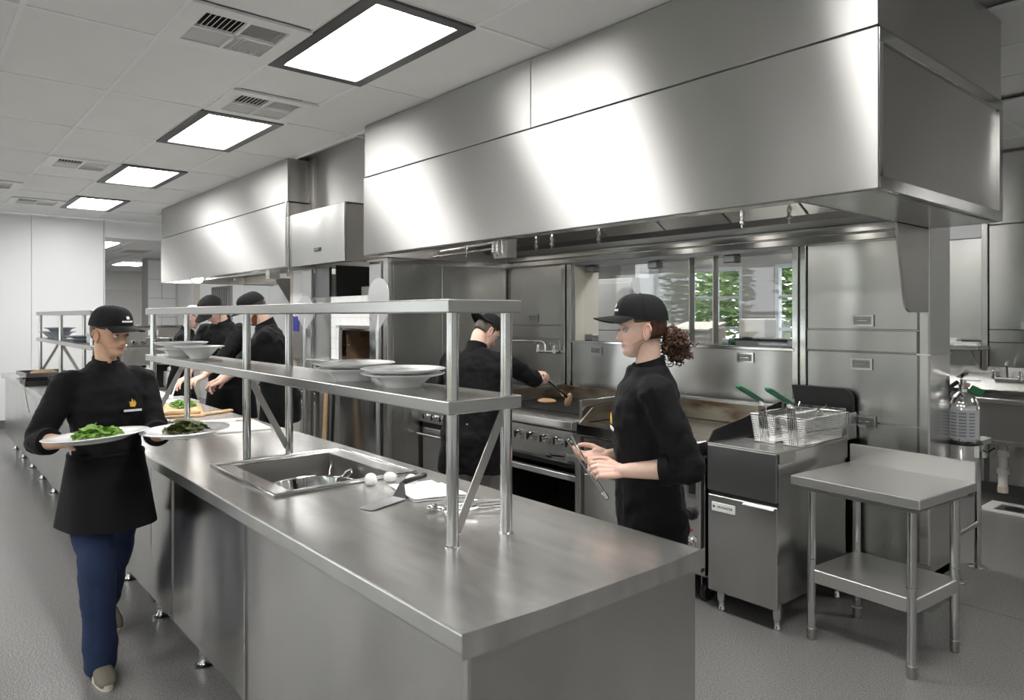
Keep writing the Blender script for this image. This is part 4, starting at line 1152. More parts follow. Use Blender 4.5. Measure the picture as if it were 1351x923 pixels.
def leaf_heap(c, rx, ry, h, n, size, a, seed):
    rnd = random.Random(seed); m = MB()
    for i in range(n):
        q = rnd.random() ** .5; an = rnd.random() * 2 * pi
        p = V((rx * q * cos(an), ry * q * sin(an), 0)); p = rz(a) @ p
        zz = h * (1 - q * q) * rnd.random() + .004
        s = size * rnd.uniform(.6, 1.2)
        Mr = Mx.Rotation(rnd.random() * 6.28, 3, 'Z') @ Mx.Rotation(rnd.uniform(-.7, .7), 3, 'X') @ Mx.Rotation(rnd.uniform(-.5, .5), 3, 'Y')
        g = [(-s, 0, 0), (-s * .4, s * .45, s * .12), (s * .4, s * .4, s * .1), (s, 0, -s * .1), (s * .4, -s * .4, s * .1), (-s * .4, -s * .45, s * .12), (0, 0, 0)]
        m.add([V(c) + p + V((0, 0, zz)) + Mr @ V(v) for v in g], [(0, 6, 1), (1, 6, 2), (2, 6, 3), (3, 6, 4), (4, 6, 5), (5, 6, 0)])
    return m
part('leaves', leaf_heap((-5.66, 1.60, TZ + .042), .22, .09, .035, 220, .022, -.26, 3), LEAF, pz, kind='stuff')
t = thing('serving_tongs', 'dark serving tongs lying at the shelf post foot beside the white board', 'tongs', (-4.95, 1.36, TZ))
part('arm', MB().tube([(-5.05, 1.30, TZ + .012), (-4.88, 1.38, TZ + .02), (-4.72, 1.44, TZ + .014)], .010, 8, flat=.5), STEEL_DARK, t, smooth=50)
part('arm', MB().tube([(-5.02, 1.33, TZ + .012), (-4.87, 1.40, TZ + .02), (-4.72, 1.445, TZ + .014)], .010, 8, flat=.5), STEEL_DARK, t, smooth=50)
t = thing('small_dish', 'small bright white dish on the worktop behind the second carried plate', 'dish', (-5.0, 1.27, TZ))
part('dish', MB().lathe([(.04, 0), (.05, .002), (.07, .03), (.072, .032), (.066, .03), (.045, .008), (.001, .007)], (0, 0, 0), 24), CERAMIC, t, smooth=40, local=True)
# ================================================================ RIGHT SIDE: small table, extinguisher, sink area
tb = thing('side_table', 'small steel side table with a low backsplash and undershelf, next to the fryer', 'table', (-1.50, 3.68, 0), R(-4.5))
W, D, H = .312, .292, .82
part('top', box(-W, -D, H - .045, W, D, H), STEEL_TABLE, tb, bevel=.004, local=True, seg=2)
part('under_channel', box(-W + .03, -D + .03, H - .07, W - .03, D - .03, H - .045), STEEL_OLD, tb, local=True)
part('backsplash', box(-W, D - .02, H - .005, W, D + .004, H + .098), STEEL_TABLE, tb, bevel=.003, local=True)
part('undershelf', box(-W + .055, -D + .07, .285, W - .055, D - .06, .352), STEEL_TABLE, tb, bevel=.004, local=True)
for sx in (-1, 1):
    for sy in (-1, 1):
        x, y = sx * (W - .07), sy * (D - .075) - .0
        lg = part('leg', MB().tube([(x, y, .05), (x, y, H - .045)], .0205, 18), STEEL_TUBE, tb, local=True, smooth=40)
        part('foot', MB().lathe([(.018, 0), (.021, .004), (.021, .045), (.025, .047), (.025, .056), (.0205, .058)], (x, y, 0), 18), STEEL_OLD, lg, local=True, smooth=30)
        part('leg_joint', MB().lathe([(.0205, 0), (.0225, .001), (.0225, .005), (.0205, .006)], (x, y, .40), 18), STEEL_TUBE, lg, local=True)

EX = V((-1.452, 4.672, 0))
ex = thing('fire_extinguisher', 'silver fire extinguisher with dark hose, strapped beside the steel wall end', 'fire extinguisher', EX)
r = .083
part('cylinder', MB().lathe([(r * .9, .70), (r, .715), (r, 1.08), (r * .97, 1.11), (r * .8, 1.15), (r * .45, 1.178), (.026, 1.185), (.026, 1.20), (.001, 1.20)], (0, 0, 0), 32), CHROME, ex, smooth=40, local=True)
part('neck_valve', MB().lathe([(.022, 1.195), (.024, 1.20), (.024, 1.225), (.016, 1.23), (.016, 1.255), (.001, 1.256)], (0, 0, 0), 14), STEEL_TUBE, ex, smooth=40, local=True)
part('lever', MB().obox((.01, -.03, 1.285), (.013, .060, .005), Mx.Rotation(R(-25), 3, 'X') @ rz(.6)), CHROME, ex, local=True)
part('carry_handle', MB().obox((.035, .012, 1.25), (.05, .010, .004), rz(.3)), CHROME, ex, local=True)
part('hose', MB().tube([(-.02, -.03, 1.24), (-.045, -.07, 1.21), (-.06, -.088, 1.12), (-.066, -.092, .95), (-.07, -.094, .76)], .013, 10), BLACK, ex, smooth=50, local=True)
part('green_tag', MB().obox((.06, .03, 1.19), (.035, .012, .022), rz(.5) @ Mx.Rotation(R(25), 3, 'Y')), GREEN_PL, ex, bevel=.006, local=True)
part('gauge', MB().lathe([(.014, 0), (.014, .01), (.001, .012)], (.028, -.012, 1.225), 14, Mx.Rotation(R(90), 3, 'X')), mat('pink_gauge_face', (.6, .35, .30), .4), ex, local=True)
LBL = mat('silver_grey_label', (.50, .51, .53), .45)
lab = MB(); k = 16
g = [[((r + .0006) * cos(a), (r + .0006) * sin(a), z) for a in [R(-130) + R(125) * i / k for i in range(k + 1)]] for z in (.92, 1.085)]
part('label', lab.sheet(g, .0004), LBL, ex, local=True, smooth=60)
ln = MB()
for i in range(8):
    z = .935 + i * .018
    for a0, a1 in ((-118, -95), (-88, -62), (-52, -30)):
        q = [[((r + .0016) * cos(R(a)), (r + .0016) * sin(R(a)), zz) for a in (a0, (a0 + a1) / 2, a1)] for zz in (z, z + .008)]
        ln.sheet(q, .0003)
part('label_lines', ln, mat('label_print', (.22, .23, .25), .5), ex, local=True, kind='stuff')
part('strap', MB().tube([((r + .004) * cos(a), (r + .004) * sin(a), .895) for a in [2 * pi * i / 28 for i in range(28)]], .012, 8, closed=True), BLACK, ex, smooth=50, local=True)
br = part('wall_bracket', box(-.115, -.05, .55, -.088, .13, 1.17), BLACK, ex, local=True)
part('bracket_arm', MB().box(-.115, -.01, .885, -.07, .02, .905), BLACK, br, local=True)
part('inspection_tag', MB().obox((.078, -.035, .855), (.014, .002, .038), rz(.9)), WHITE_PL, ex, local=True)

# work table end behind the cooking wall, with a crossbar
wt_ = thing('work_table', 'steel work table end with a tubular crossbar, behind the fire extinguisher', 'table', (-2.1, 5.05, 0))
part('top', box(-2.10, 4.84, .80, -1.50, 5.35, .84), STEEL, wt_, bevel=.004)
for x in (-1.56, -2.04):
    for y in (4.90, 5.286):
        lg = part('leg', MB().tube([(x, y, .05), (x, y, .80)], .021, 16), STEEL_TUBE, wt_, smooth=40)
        part('flanged_foot', MB().lathe([(.055, 0), (.055, .006), (.022, .010), (.022, .05)], (x, y, 0), 16), STEEL_TUBE, lg, smooth=30)
        part('black_collar', MB().lathe([(.021, 0), (.024, .002), (.024, .05), (.021, .052)], (x, y, .70), 14), BLACK, lg)
part('crossbar', MB().tube([(-1.56, 4.90, .285), (-1.56, 5.286, .285)], .018, 14), STEEL_TUBE, wt_, smooth=40)
part('crossbar', MB().tube([(-2.04, 4.90, .285), (-2.04, 5.286, .285)], .018, 14), STEEL_TUBE, wt_, smooth=40)

# steel clad rear wall by the sinks
yb = 7.62
for x0, x1, z0, z1 in ((-3.60, -2.19, .1, 1.32), (-2.15, -.9, 1.50, 2.45), (-2.15, -.9, 1.385, 1.495), (-2.15, -.9, .1, 1.38), (-2.15, -.9, 2.46, 3.1), (-.89, .6, .1, 3.1)):
    part('panel', box(x0, yb - .025, z0, x1, yb, z1), STEEL_WALL, wr, bevel=.003)
part('panel', box(-3.60, yb - .02, 1.40, -2.20, yb, 2.34), STEEL_WALL, wr)
part('panel', box(-3.60, yb - .022, 2.35, -2.20, yb, 2.50), WALL_WHITE, wr)
part('panel', box(-3.60, yb - .03, 2.51, -2.16, yb, 3.1), STEEL_OLD, wr)
part('corner_post', box(-2.205, yb - .05, .9, -2.155, yb, 3.1), STEEL, wr, bevel=.004)
part('recessed_pull', box(-1.90, yb - .035, 1.50, -1.80, yb - .02, 1.57), STEEL_TUBE, wr)
struct('baseboard_back', box(-3.6, yb - .03, 0, 3.9, yb, .1), COVE)
sh = thing('wall_shelf', 'short steel wall shelf holding folded towels beyond the wall end', 'shelf', (-2.32, 7.45, 1.33))
part('board', box(-2.75, 7.28, 1.315, -2.15, 7.59, 1.345), STEEL, sh, bevel=.004)
part('bracket', MB().prism([(7.35, 1.31), (7.58, 1.31), (7.58, 1.14), (7.55, 1.14)], 0, -2.23, -2.21), STEEL_OLD, sh)
t = thing('towel', 'folded white towel, thicker one on the wall shelf', 'towel', (-2.42, 7.42, 1.345))
part('fold', MB().obox((-2.50, 7.43, 1.375), (.16, .10, .028), rz(.1)), CLOTH, t, bevel=.02, seg=2)
part('fold', MB().obox((-2.50, 7.43, 1.405), (.155, .095, .012), rz(.13)), CLOTH, t, bevel=.01, seg=2)
t = thing('towel', 'thin white towel folded beside the thicker one on the wall shelf', 'towel', (-2.26, 7.40, 1.345))
part('fold', MB().obox((-2.24, 7.31, 1.362), (.10, .04, .014), rz(-.1)), CLOTH, t, bevel=.01, seg=2)
part('fold', MB().obox((-2.24, 7.31, 1.382), (.09, .036, .006), rz(-.05)), CLOTH, t, bevel=.004)

sn = thing('scullery_sink', 'long steel scullery sink with faucet, against the far steel wall', 'sink', (-1.0, 7.3, 0))
part('apron', box(-2.6, 6.99, .58, .8, 7.01, .90), STEEL_OLD, sn, bevel=.004)
part('rim', MB().box(-2.62, 6.96, .885, .8, 7.05, .925), STEEL, sn, bevel=.006)
part('bowl_back', box(-2.6, 7.50, .56, .8, 7.52, .93), STEEL_OLD, sn)
part('bowl_bottom', box(-2.6, 7.0, .54, .8, 7.52, .57), STEEL_OLD, sn)
for x in (-2.60, -1.55, -.4, .78): part('bowl_wall', box(x, 7.01, .57, x + .015, 7.50, .92), STEEL_OLD, sn)
part('backsplash', MB().prism([(7.50, .93), (7.585, 1.16), (7.60, 1.16), (7.60, .93)], 0, -2.6, .8), STEEL, sn, bevel=.003)
part('divider_rail', MB().box(-2.6, 7.45, .925, .8, 7.52, .96), STEEL_TUBE, sn, bevel=.004)
for x in (-2.5, -1.2, .6):
    part('leg', MB().tube([(x, 7.42, 0), (x, 7.42, .55)], .021, 10), STEEL_TUBE, sn)
def wall_faucet(cx, y, z, parent, flip=1, spout=.30, right=None):
    f = thing('wall_faucet', parent, 'faucet', (cx, y, z))
    m = MB().tube([(-.10, 0, 0), (.10, 0, 0)], .014, 10)
    part('mixer_bar', m, CHROME, f, smooth=40, local=True)
    for s in (-1, 1):
        v = part('valve', MB().lathe([(.022, 0), (.022, .03), (.014, .036), (.014, .05), (.018, .054), (.018, .062), (.001, .064)], (s * .10, -.0, -.005), 14), CHROME, f, smooth=35, local=True)
        part('handle', MB().tube([(s * .10, 0, .062), (s * .10 + .0, -.045, .072)], .006, 8), CHROME, v, local=True, smooth=40)
        part('wall_flange', MB().tube([(s * .10, 0, 0), (s * .10, .06, 0)], [.014, .016], 12), CHROME, v, local=True, smooth=40)
    pts = [(0, -.01, 0), (0, -.01, .05), (-.01 * flip, -.015, .075)] if not right else right
    part('spout', MB().tube(pts, .009, 10), CHROME, f, smooth=50, local=True)
    return f
wall_faucet(-1.98, 7.50, 1.06, 'chrome two handled faucet over the scullery sink', 1, right=[(0, 0, 0), (0, -.02, .12), (.0, -.06, .16), (.05, -.16, .17), (.05, -.24, .14)])
wall_faucet(-4.50, yw - .07, 1.315, 'chrome pot filler faucet on the steel wall over the charbroiler side', 1,
            right=[(.0, -.01, .0), (0, -.01, .055), (-.012, -.014, .078), (-.04, -.02, .088), (-.22, -.05, .088), (-.40, -.09, .085)])
t = thing('waste_pipe', 'white plastic waste pipe hanging below the scullery sink', 'pipe', (-1.93, 7.2, .1))
part('pipe', MB().tube([(-1.93, 7.18, .56), (-1.93, 7.18, .16)], .035, 14), PVC, t, smooth=40)
for z in (.42, .27): part('coupling', MB().lathe([(.046, 0), (.048, .005), (.048, .05), (.046, .055)], (-1.93, 7.18, z), 14), PVC, t, smooth=40)
part('pipe_end', MB().lathe([(.036, 0), (.04, .004), (.04, .05), (.036, .054)], (-1.93, 7.18, .11), 14), two_tone('stained_pipe', (.50, .42, .32), (.62, .57, .48), 12), t)
t = thing('switch_box', 'white rounded electric box beside the waste pipe under the sink', 'box', (-2.08, 7.1, .5))
part('box', box(-2.16, 7.05, .40, -2.02, 7.12, .53), WHITE_PL, t, bevel=.02, seg=2)
part('cable', MB().tube([(-2.05, 7.06, .47), (-2.0, 7.03, .46), (-1.96, 7.08, .50)], .007, 6), BLACK, t)
t = thing('floor_sink', 'white framed floor drain in the grey floor before the scullery sink', 'floor drain', (-1.87, 7.0, 0))
part('frame', MB().box(-2.03, 6.88, .0, -1.63, 6.94, .012).box(-2.03, 7.20, .0, -1.63, 7.26, .012).box(-2.03, 6.94, .0, -1.94, 7.20, .012).box(-1.70, 6.94, 0, -1.63, 7.20, .012), WHITE_PL, t)
part('grate', box(-1.94, 6.94, 0, -1.70, 7.20, .006), STEEL_OLD, t)
part('drain_cup', MB().lathe([(.07, 0), (.07, .004)], (-1.82, 7.07, .006), 16), BLACK, t)

# far bay: appliance, jugs, cards
ap = thing('warewash_machine', 'steel appliance with a small display, on legs under the far hood end', 'appliance', (-10.5, 2.6, .7))
part('cabinet', box(-10.8, 2.15, .98, -10.2, 2.95, 1.22), STEEL, ap, bevel=.008)
part('cabinet', box(-10.78, 2.17, 1.225, -10.22, 2.93, 1.48), STEEL_OLD, ap, bevel=.008)
part('top_lid', box(-10.8, 2.15, 1.48, -10.2, 2.95, 1.50), STEEL_TUBE, ap, bevel=.004)
part('display', box(-10.222, 2.46, 1.37, -10.212, 2.58, 1.44), WHITE_PL, ap)
part('display_glass', box(-10.212, 2.485, 1.385, -10.208, 2.555, 1.428), mat('blue_grey_display', (.12, .12, .2), .2), ap)
part('handle_bar', MB().tube([(-10.17, 2.42, 1.33), (-10.17, 2.85, 1.33)], .016, 10), CHROME, ap, smooth=40)
for y in (2.3, 2.4, 2.72): part('knob', MB().lathe([(.03, 0), (.03, .03), (.001, .032)], (-10.215, y, 1.28), 12, Mx.Rotation(R(90), 3, 'Y')), CHROME, ap, smooth=40)
part('feed_hose', MB().tube([(-10.17, 2.72, 1.33), (-10.14, 2.74, 1.26), (-10.15, 2.75, 1.16), (-10.19, 2.75, 1.12)], .012, 8), BLACK, ap, smooth=50)
part('dark_bay', MB().box(-10.8, 2.16, .70, -10.35, 2.94, .98), CAVITY, ap)
part('lower_shelf', box(-10.82, 2.14, .64, -10.1, 2.96, .685), STEEL, ap, bevel=.004)
for x in (-10.78, -10.16):
    for y in (2.2, 2.9): part('leg', MB().tube([(x, y, 0), (x, y, .64)], .025, 10), STEEL_TUBE, ap)
JUG = mat('milky_jug_plastic', (.66, .70, .68), .35)
for y, l, g_ in ((2.46, 'milky jug with a green lower band on the low shelf under the appliance', True), (2.75, 'plain milky jug on the low shelf, by the cook in the white cap', False)):
    t = thing('jug', l, 'jug', (-10.22, y, .686), group='milky chemical jugs')
    part('body', MB().box(-.075, -.085, .0, .075, .085, .20).prism([(-.07, .20), (.07, .20), (.02, .26), (-.02, .26)], 1, -.05, .05), JUG, t, local=True, bevel=.01)
    part('cap', MB().lathe([(.02, 0), (.02, .03), (.001, .031)], (0, .0, .26), 12), WHITE_PL, t, local=True)
    part('grip', MB().tube([(0, .03, .245), (0, .07, .24), (0, .082, .19)], .011, 8), JUG, t, local=True, smooth=50)
    if g_: part('band', box(-.078, -.088, .01, .078, .088, .07), GREEN_PL, t, local=True)
    part('label', box(.0755, -.055, .09, .078, .055, .17), mat('pink_grey_label' if g_ else 'pale_label', (.55, .42, .45) if g_ else (.75, .75, .73), .5), t, local=True)
t = thing('wall_vent_panel', 'grey framed louvre panel on the white wall behind the cooks', 'panel', (-13.6, 4.5, 1.9))
part('frame', MB().box(-14.1, 4.50, 1.55, -13.05, 4.536, 2.17), STEEL_OLD, t)
for i in range(8): part('slat', box(-14.05 + i * .12, 4.485, 1.60, -13.96 + i * .12, 4.502, 2.12), STEEL, t)
# range beneath the far hood, next to the oven
r2 = thing('gas_range', 'steel range with black control band, behind the bearded cook, next to the alcove', 'gas range', (-7.4, 3.7, 0))
part('body', box(-8.2, 3.36, .12, -7.0, 4.2, .90), STEEL_WALL, r2, bevel=.004)
part('control_band', box(-8.2, 3.33, .72, -7.02, 3.362, .86), BLACKM, r2)
part('front_rail', box(-8.2, 3.31, .87, -7.0, 3.38, .92), STEEL_TUBE, r2, bevel=.006)
part('oven_door', box(-8.15, 3.335, .2, -7.05, 3.362, .69), STEEL, r2, bevel=.004)
part('door_handle', MB().tube([(-8.1, 3.29, .64), (-7.1, 3.29, .64)], .013, 10), STEEL_TUBE, r2)
for i in range(7): knob(-8.05 + i * .16, 3.328, .79, r2)
for x in (-8.1, -7.1):
    for y in (3.45, 4.1): part('leg', MB().tube([(x, y, 0), (x, y, .13)], .022, 10), STEEL_TUBE, r2)
r3 = thing('steel_cabinet', 'row of steel cooking cabinets under the far hood', 'cabinet', (-9.2, 3.7, 0))
part('body', box(-9.9, 3.36, .12, -8.25, 4.3, .92), STEEL_WALL, r3, bevel=.004)
for x0 in (-9.88, -9.06): part('door', box(x0, 3.34, .18, x0 + .79, 3.362, .88), STEEL, r3, bevel=.004)
for x in (-9.8, -8.35):
    for y in (3.45, 4.2): part('leg', MB().tube([(x, y, 0), (x, y, .13)], .022, 10), STEEL_TUBE, r3)
part('shelf_box', box(-9.2, 3.9, 1.2, -8.7, 4.3, 1.6), STEEL_OLD, r3, bevel=.004)
part('riser', box(-9.9, 4.2, .92, -8.25, 4.3, 1.35), STEEL, r3)

# beyond the pass-through: counter with toaster and boxes
ct = thing('serving_counter', 'dark low serving ledge behind the pass window glass', 'counter', (-3.0, 5.1, 0))
part('ledge', box(-4.2, 4.75, 1.36, -2.25, 5.35, 1.385), STEEL_DARK, ct, bevel=.004)
part('support', box(-4.1, 4.8, 0, -2.4, 5.3, 1.36), STEEL_OLD, ct)
t = thing('toaster', 'white boxy toaster behind the pass window glass', 'toaster', (-2.98, 5.05, 1.455))
part('body', box(-3.09, 4.96, 1.455, -2.87, 5.14, 1.60), mat('cream_enamel', (.78, .74, .68), .4), t, bevel=.012, seg=2)
part('slot', MB().box(-3.06, 5.02, 1.598, -2.90, 5.045, 1.602), BLACK, t)
part('foot', MB().box(-3.06, 4.98, 1.45, -2.90, 5.12, 1.456), BLACK, t)
t = thing('dark_tray', 'dark flat box under the white toaster', 'box', (-2.8, 5.05, 1.386))
part('body', box(-3.10, 4.93, 1.386, -2.38, 5.2, 1.449), STEEL_DARK, t, bevel=.004)
part('lid', box(-3.105, 4.925, 1.432, -2.375, 5.205, 1.45), BLACKM, t)
t = thing('paper_box', 'pale cardboard box with sloped lid behind the pass window glass', 'box', (-3.6, 5.1, 1.386))
CARD = mat('pale_card', (.66, .62, .56), .7)
part('body', MB().prism([(-3.72, 1.386), (-3.36, 1.386), (-3.36, 1.52), (-3.70, 1.52)], 1, 4.98, 5.2), CARD, t)
part('lid', MB().obox((-3.54, 5.05, 1.535), (.20, .14, .008), Mx.Rotation(R(12), 3, 'X')), CARD, t)
for i, (x, c, l) in enumerate(((-3.22, (.45, .47, .5), 'small grey tin lying by the toaster'), (-3.14, (.05, .12, .07), 'small dark green tin beside the grey tin'))):
    t = thing('tin', l, 'tin', (x, 5.0, 1.416))
    part('can', MB().lathe([(.029, -.03), (.03, -.028), (.03, .028), (.029, .03)], (0, 0, 0), 16, Mx.Rotation(R(90), 3, 'Y')), mat('tin_colour', c, .3, .5), t, local=True, smooth=40)
    part('rim', MB().lathe([(.031, .028), (.031, .032)], (0, 0, 0), 16, Mx.Rotation(R(90), 3, 'Y')), CHROME, t, local=True)
t = thing('dark_bowl', 'upturned dark bowl on the sill, just past the woman\'s face', 'bowl', (-3.62, 4.82, 1.386))
part('bowl', MB().lathe([(.13, 0), (.12, .03), (.06, .055), (.001, .06)], (0, 0, 0), 24), BLACKM, t, local=True, smooth=50)
part('foot', MB().lathe([(.04, .055), (.04, .066), (.001, .066)], (0, 0, 0), 16), BLACKM, t, local=True)
st = struct('trim_10', box(-6.15, 7.4, 0, -5.92, 7.6, 3.12), WALL_WHITE)
FRIDGE = mat('fridge_grey_enamel', (.34, .34, .33), .3)
pc = thing('steel_fridge', 'tall steel refrigerator door with slot handle, seen through the pass window', 'refrigerator', (-5.6, 6.4, 0))
part('body', box(-5.97, 6.2, 0, -5.19, 6.9, 2.05), FRIDGE, pc, bevel=.006)
part('door', box(-5.96, 6.17, .1, -5.20, 6.2, 1.45), FRIDGE, pc, bevel=.004)
part('door', box(-5.96, 6.17, 1.46, -5.20, 6.2, 2.0), FRIDGE, pc, bevel=.004)
part('handle', box(-5.88, 6.15, 1.50, -5.74, 6.172, 1.54), CHROME, pc)

# garden outside the rear windows
gr = struct('ground_outside', box(-20, 12.0, -.15, 6, 30, -.05), two_tone('garden_ground', (.10, .12, .05), (.2, .18, .1), 2, .9))
BARK = mat('tree_bark', (.12, .09, .06), .9)
LEAFT = two_tone('tree_leaf', (.10, .20, .05), (.25, .36, .12), 3, .6)
def tree(x, y, h, r, label, seed):
    t = thing('tree', label, 'tree', (x, y, -.05), group='garden trees outside the rear windows')
    part('trunk', MB().tube([(0, 0, 0), (.06, .02, h * .4), (0, .05, h * .75)], [.14, .11, .05], 8), BARK, t, local=True, smooth=50)
    rnd = random.Random(seed); m = MB()
    for i in range(3000):
        while True:
            p = V((rnd.uniform(-1, 1), rnd.uniform(-1, 1), rnd.uniform(-1, 1)))
            if .45 < p.length < 1: break
        p = V((p.x * r, p.y * r, h * .62 + p.z * h * .42))
        s = rnd.uniform(.07, .14)
        Mr = Mx.Rotation(rnd.random() * 6.28, 3, 'Z') @ Mx.Rotation(rnd.uniform(-1.2, 1.2), 3, 'X')
        m.add([p + Mr @ V(q) for q in ((-s, 0, 0), (0, -s * .45, 0), (s, 0, 0), (0, s * .45, 0))], [(0, 1, 2, 3)])
    part('foliage', m, LEAFT, t, local=True, kind='stuff')
tree(-6.9, 11.6, 3.6, 1.15, 'leafy garden tree, the one seen through most of the rear window', 5)
tree(-4.4, 11.8, 3.8, 1.15, 'leafy garden tree behind the toaster side of the rear windows', 6)
tree(-9.8, 13.6, 4.6, 1.4, 'leafy garden tree farther off, beyond the first one', 8)
t0_ = bpy.data.objects['tree']
for i, (x, y, s_, l) in enumerate(((-11.5, -8.0, 1.1, 'garden tree outside the window wall, by the far white wall'), (-8.2, -8.6, 1.25, 'garden tree outside the window wall, second from the far white wall'), (-4.9, -7.9, 1.1, 'garden tree outside the window wall, before its middle window'),
                                   (-1.9, -8.4, 1.2, 'garden tree outside the window wall, before the window next to the camera'), (1.3, -8.0, 1.1, 'garden tree outside the window wall, at its open end'))):
    q = dup(t0_, (x, y, -.05), 1.3 * i, l); q.scale = (s_, s_, s_); q['group'] = 'garden trees outside the window wall'
struct('ground_front', box(-20, -30, -.15, 10, -4.4, -.05), bpy.data.materials['garden_ground'])
# ================================================================ PEOPLE
def skin_mat(name, base):
    m = mat(name, base, .48)
    a = node(m, 'ShaderNodeVertexColor'); a.layer_name = 'tint'
    f = noise_node(m, 60, 3)
    mx = node(m, 'ShaderNodeMix', data_type='RGBA', blend_type='MULTIPLY'); mx.inputs[0].default_value = 1
    mx.inputs[6].default_value = (*base, 1)
    link(m, a.outputs['Color'], mx.inputs[7])
    mx2 = node(m, 'ShaderNodeMix', data_type='RGBA', blend_type='MULTIPLY'); mx2.inputs[0].default_value = .35
    link(m, mx.outputs[2], mx2.inputs[6])
    link(m, mixc(m, f, (.8, .72, .68), (1, 1, 1), .3, .65), mx2.inputs[7])
    link(m, mx2.outputs[2], bsdf(m).inputs['Base Color'])
    bsdf(m).inputs['Subsurface Weight'].default_value = .08
    bsdf(m).inputs['Subsurface Radius'].default_value = (.02, .008, .004)
    return m
SKIN = skin_mat('fair_skin', (.74, .52, .42))
SKIN_W = skin_mat('warm_skin', (.60, .38, .26))
def fabric(name, c, rough=.85, scale=9, s=.35, d=.012):
    m = mat(name, c, rough)
    f = noise_node(m, scale, 3, (1, 1, .55), .5)
    g = noise_node(m, 420, 1)
    n1 = bump(m, f, s, d)
    bump(m, g, .12, .0008, n1)
    bsdf(m).inputs['Specular IOR Level'].default_value = .22
    bsdf(m).inputs['Sheen Weight'].default_value = .03
    bsdf(m).inputs['Sheen Roughness'].default_value = .4
    return m
COAT = fabric('black_cotton', (.0052, .0052, .006))
APRON = fabric('black_apron_cloth', (.0042, .0042, .005))
CAPM = fabric('charcoal_cap_cloth', (.009, .009, .010), scale=30, s=.15, d=.003)
CAPW = fabric('white_cap_cloth', (.75, .75, .74), scale=30, s=.15, d=.003)
DENIM = fabric('blue_denim', (.022, .035, .085), scale=8)
GREYT = fabric('grey_work_trousers', (.30, .29, .27), scale=9, s=.5)
DARKT = fabric('black_trousers', (.014, .014, .016))
HAIRB = two_tone('brown_hair', (.10, .045, .018), (.035, .014, .006), 40, .45)
HAIRD = two_tone('dark_brown_hair', (.06, .035, .02), (.02, .012, .008), 60, .5)
BEARD = two_tone('ginger_beard', (.22, .09, .035), (.10, .035, .015), 80, .6)
EYEW = mat('eye_white', (.50, .47, .45), .25)
IRIS = mat('eye_iris', (.05, .035, .025), .1)
SOLE = mat('cream_sole', (.62, .58, .48), .6)
SHOE = mat('worn_canvas_shoe', (.16, .14, .11), .8)
SHOEB = mat('black_canvas_shoe', (.015, .015, .016), .8)
LOGO_Y = mat('yellow_flame_embroidery', (.75, .45, .06), .7)
LOGO_W = mat('white_embroidery', (.78, .78, .76), .7)

def bake(mb, voxel, smooth_it=2, disp=None, fac=.5):
    me = bpy.data.meshes.new('tmp'); me.from_pydata([tuple(v) for v in mb.v], [], mb.f); me.update()
    o = bpy.data.objects.new('tmp', me); COL.objects.link(o)
    r = o.modifiers.new('r', 'REMESH'); r.mode = 'VOXEL'; r.voxel_size = voxel
    if smooth_it:
        s = o.modifiers.new('s', 'SMOOTH'); s.factor = fac; s.iterations = smooth_it
    if disp:
        for sz, st in disp:
            tx = bpy.data.textures.new('folds', 'CLOUDS'); tx.noise_scale = sz; tx.noise_depth = 1
            d = o.modifiers.new('d', 'DISPLACE'); d.texture = tx; d.strength = st; d.mid_level = .5; d.texture_coords = 'LOCAL'
    dg = bpy.context.evaluated_depsgraph_get()
    n = bpy.data.meshes.new_from_object(o.evaluated_get(dg))
    bpy.data.objects.remove(o); bpy.data.meshes.remove(me)
    return n

def mesh_to_mb(me):
    m = MB(); m.v = [tuple(v.co) for v in me.vertices]; m.f = [tuple(p.vertices) for p in me.polygons]
    bpy.data.meshes.remove(me)
    return m

def limb(mb, pts, rads, n=14, sub=5, flat=1.0, up=None):
    """smooth tapering limb through the joints, with rounded ends"""
    pts = [V(p) for p in pts]; P = []; Rr = []
    for i in range(len(pts) - 1):
        p0 = pts[max(i - 1, 0)]; p1 = pts[i]; p2 = pts[i + 1]; p3 = pts[min(i + 2, len(pts) - 1)]
        for k in range(sub):
            t = k / sub
            q = p1 + (p2 - p0) * (.18 * t * (1 - t) ** 2) - (p3 - p1) * (.18 * t * t * (1 - t))
            P.append(q.lerp(p2, 0) * 1.0 if False else (p1.lerp(p2, t) + ((p2 - p0) * .10 * t * (1 - t) ** 2 - (p3 - p1) * .10 * t * t * (1 - t))))
            Rr.append(rads[i] + (rads[i + 1] - rads[i]) * t)
    P.append(pts[-1]); Rr.append(rads[-1])
    d0 = (P[0] - P[1]).normalized(); d1 = (P[-1] - P[-2]).normalized()
    a, b = P[0], P[-1]; ra, rb = Rr[0], Rr[-1]
    P = [a + d0 * ra * .98, a + d0 * ra * .85, a + d0 * ra * .5] + P + [b + d1 * rb * .5, b + d1 * rb * .85, b + d1 * rb * .98]
    Rr = [ra * .18, ra * .53, ra * .87] + Rr + [rb * .87, rb * .53, rb * .18]
    mb.tube(P, Rr, n, flat=flat, up=up)
    return mb

def loft(mb, rings, n=28, e=2.4):
    """rings: (centre, side axis * half width, forward axis * front depth, back depth)"""
    vs = []; fs = []
    for c, ax, fw, bk in rings:
        for j in range(n):
            a = 2 * pi * j / n
            ca, sa = cos(a), sin(a)
            u = math.copysign(abs(sa) ** (2 / e), sa); w = math.copysign(abs(ca) ** (2 / e), ca)
            vs.append(V(c) + V(ax) * u + (V(fw) if w > 0 else V(bk)) * (w if w > 0 else -w))
    k = len(rings)
    for i in range(k - 1):
        for j in range(n):
            fs.append((i * n + j, i * n + (j + 1) % n, (i + 1) * n + (j + 1) % n, (i + 1) * n + j))
    fs.append(tuple(range(n - 1, -1, -1))); fs.append(tuple(range((k - 1) * n, k * n)))
    return mb.add(vs, fs)

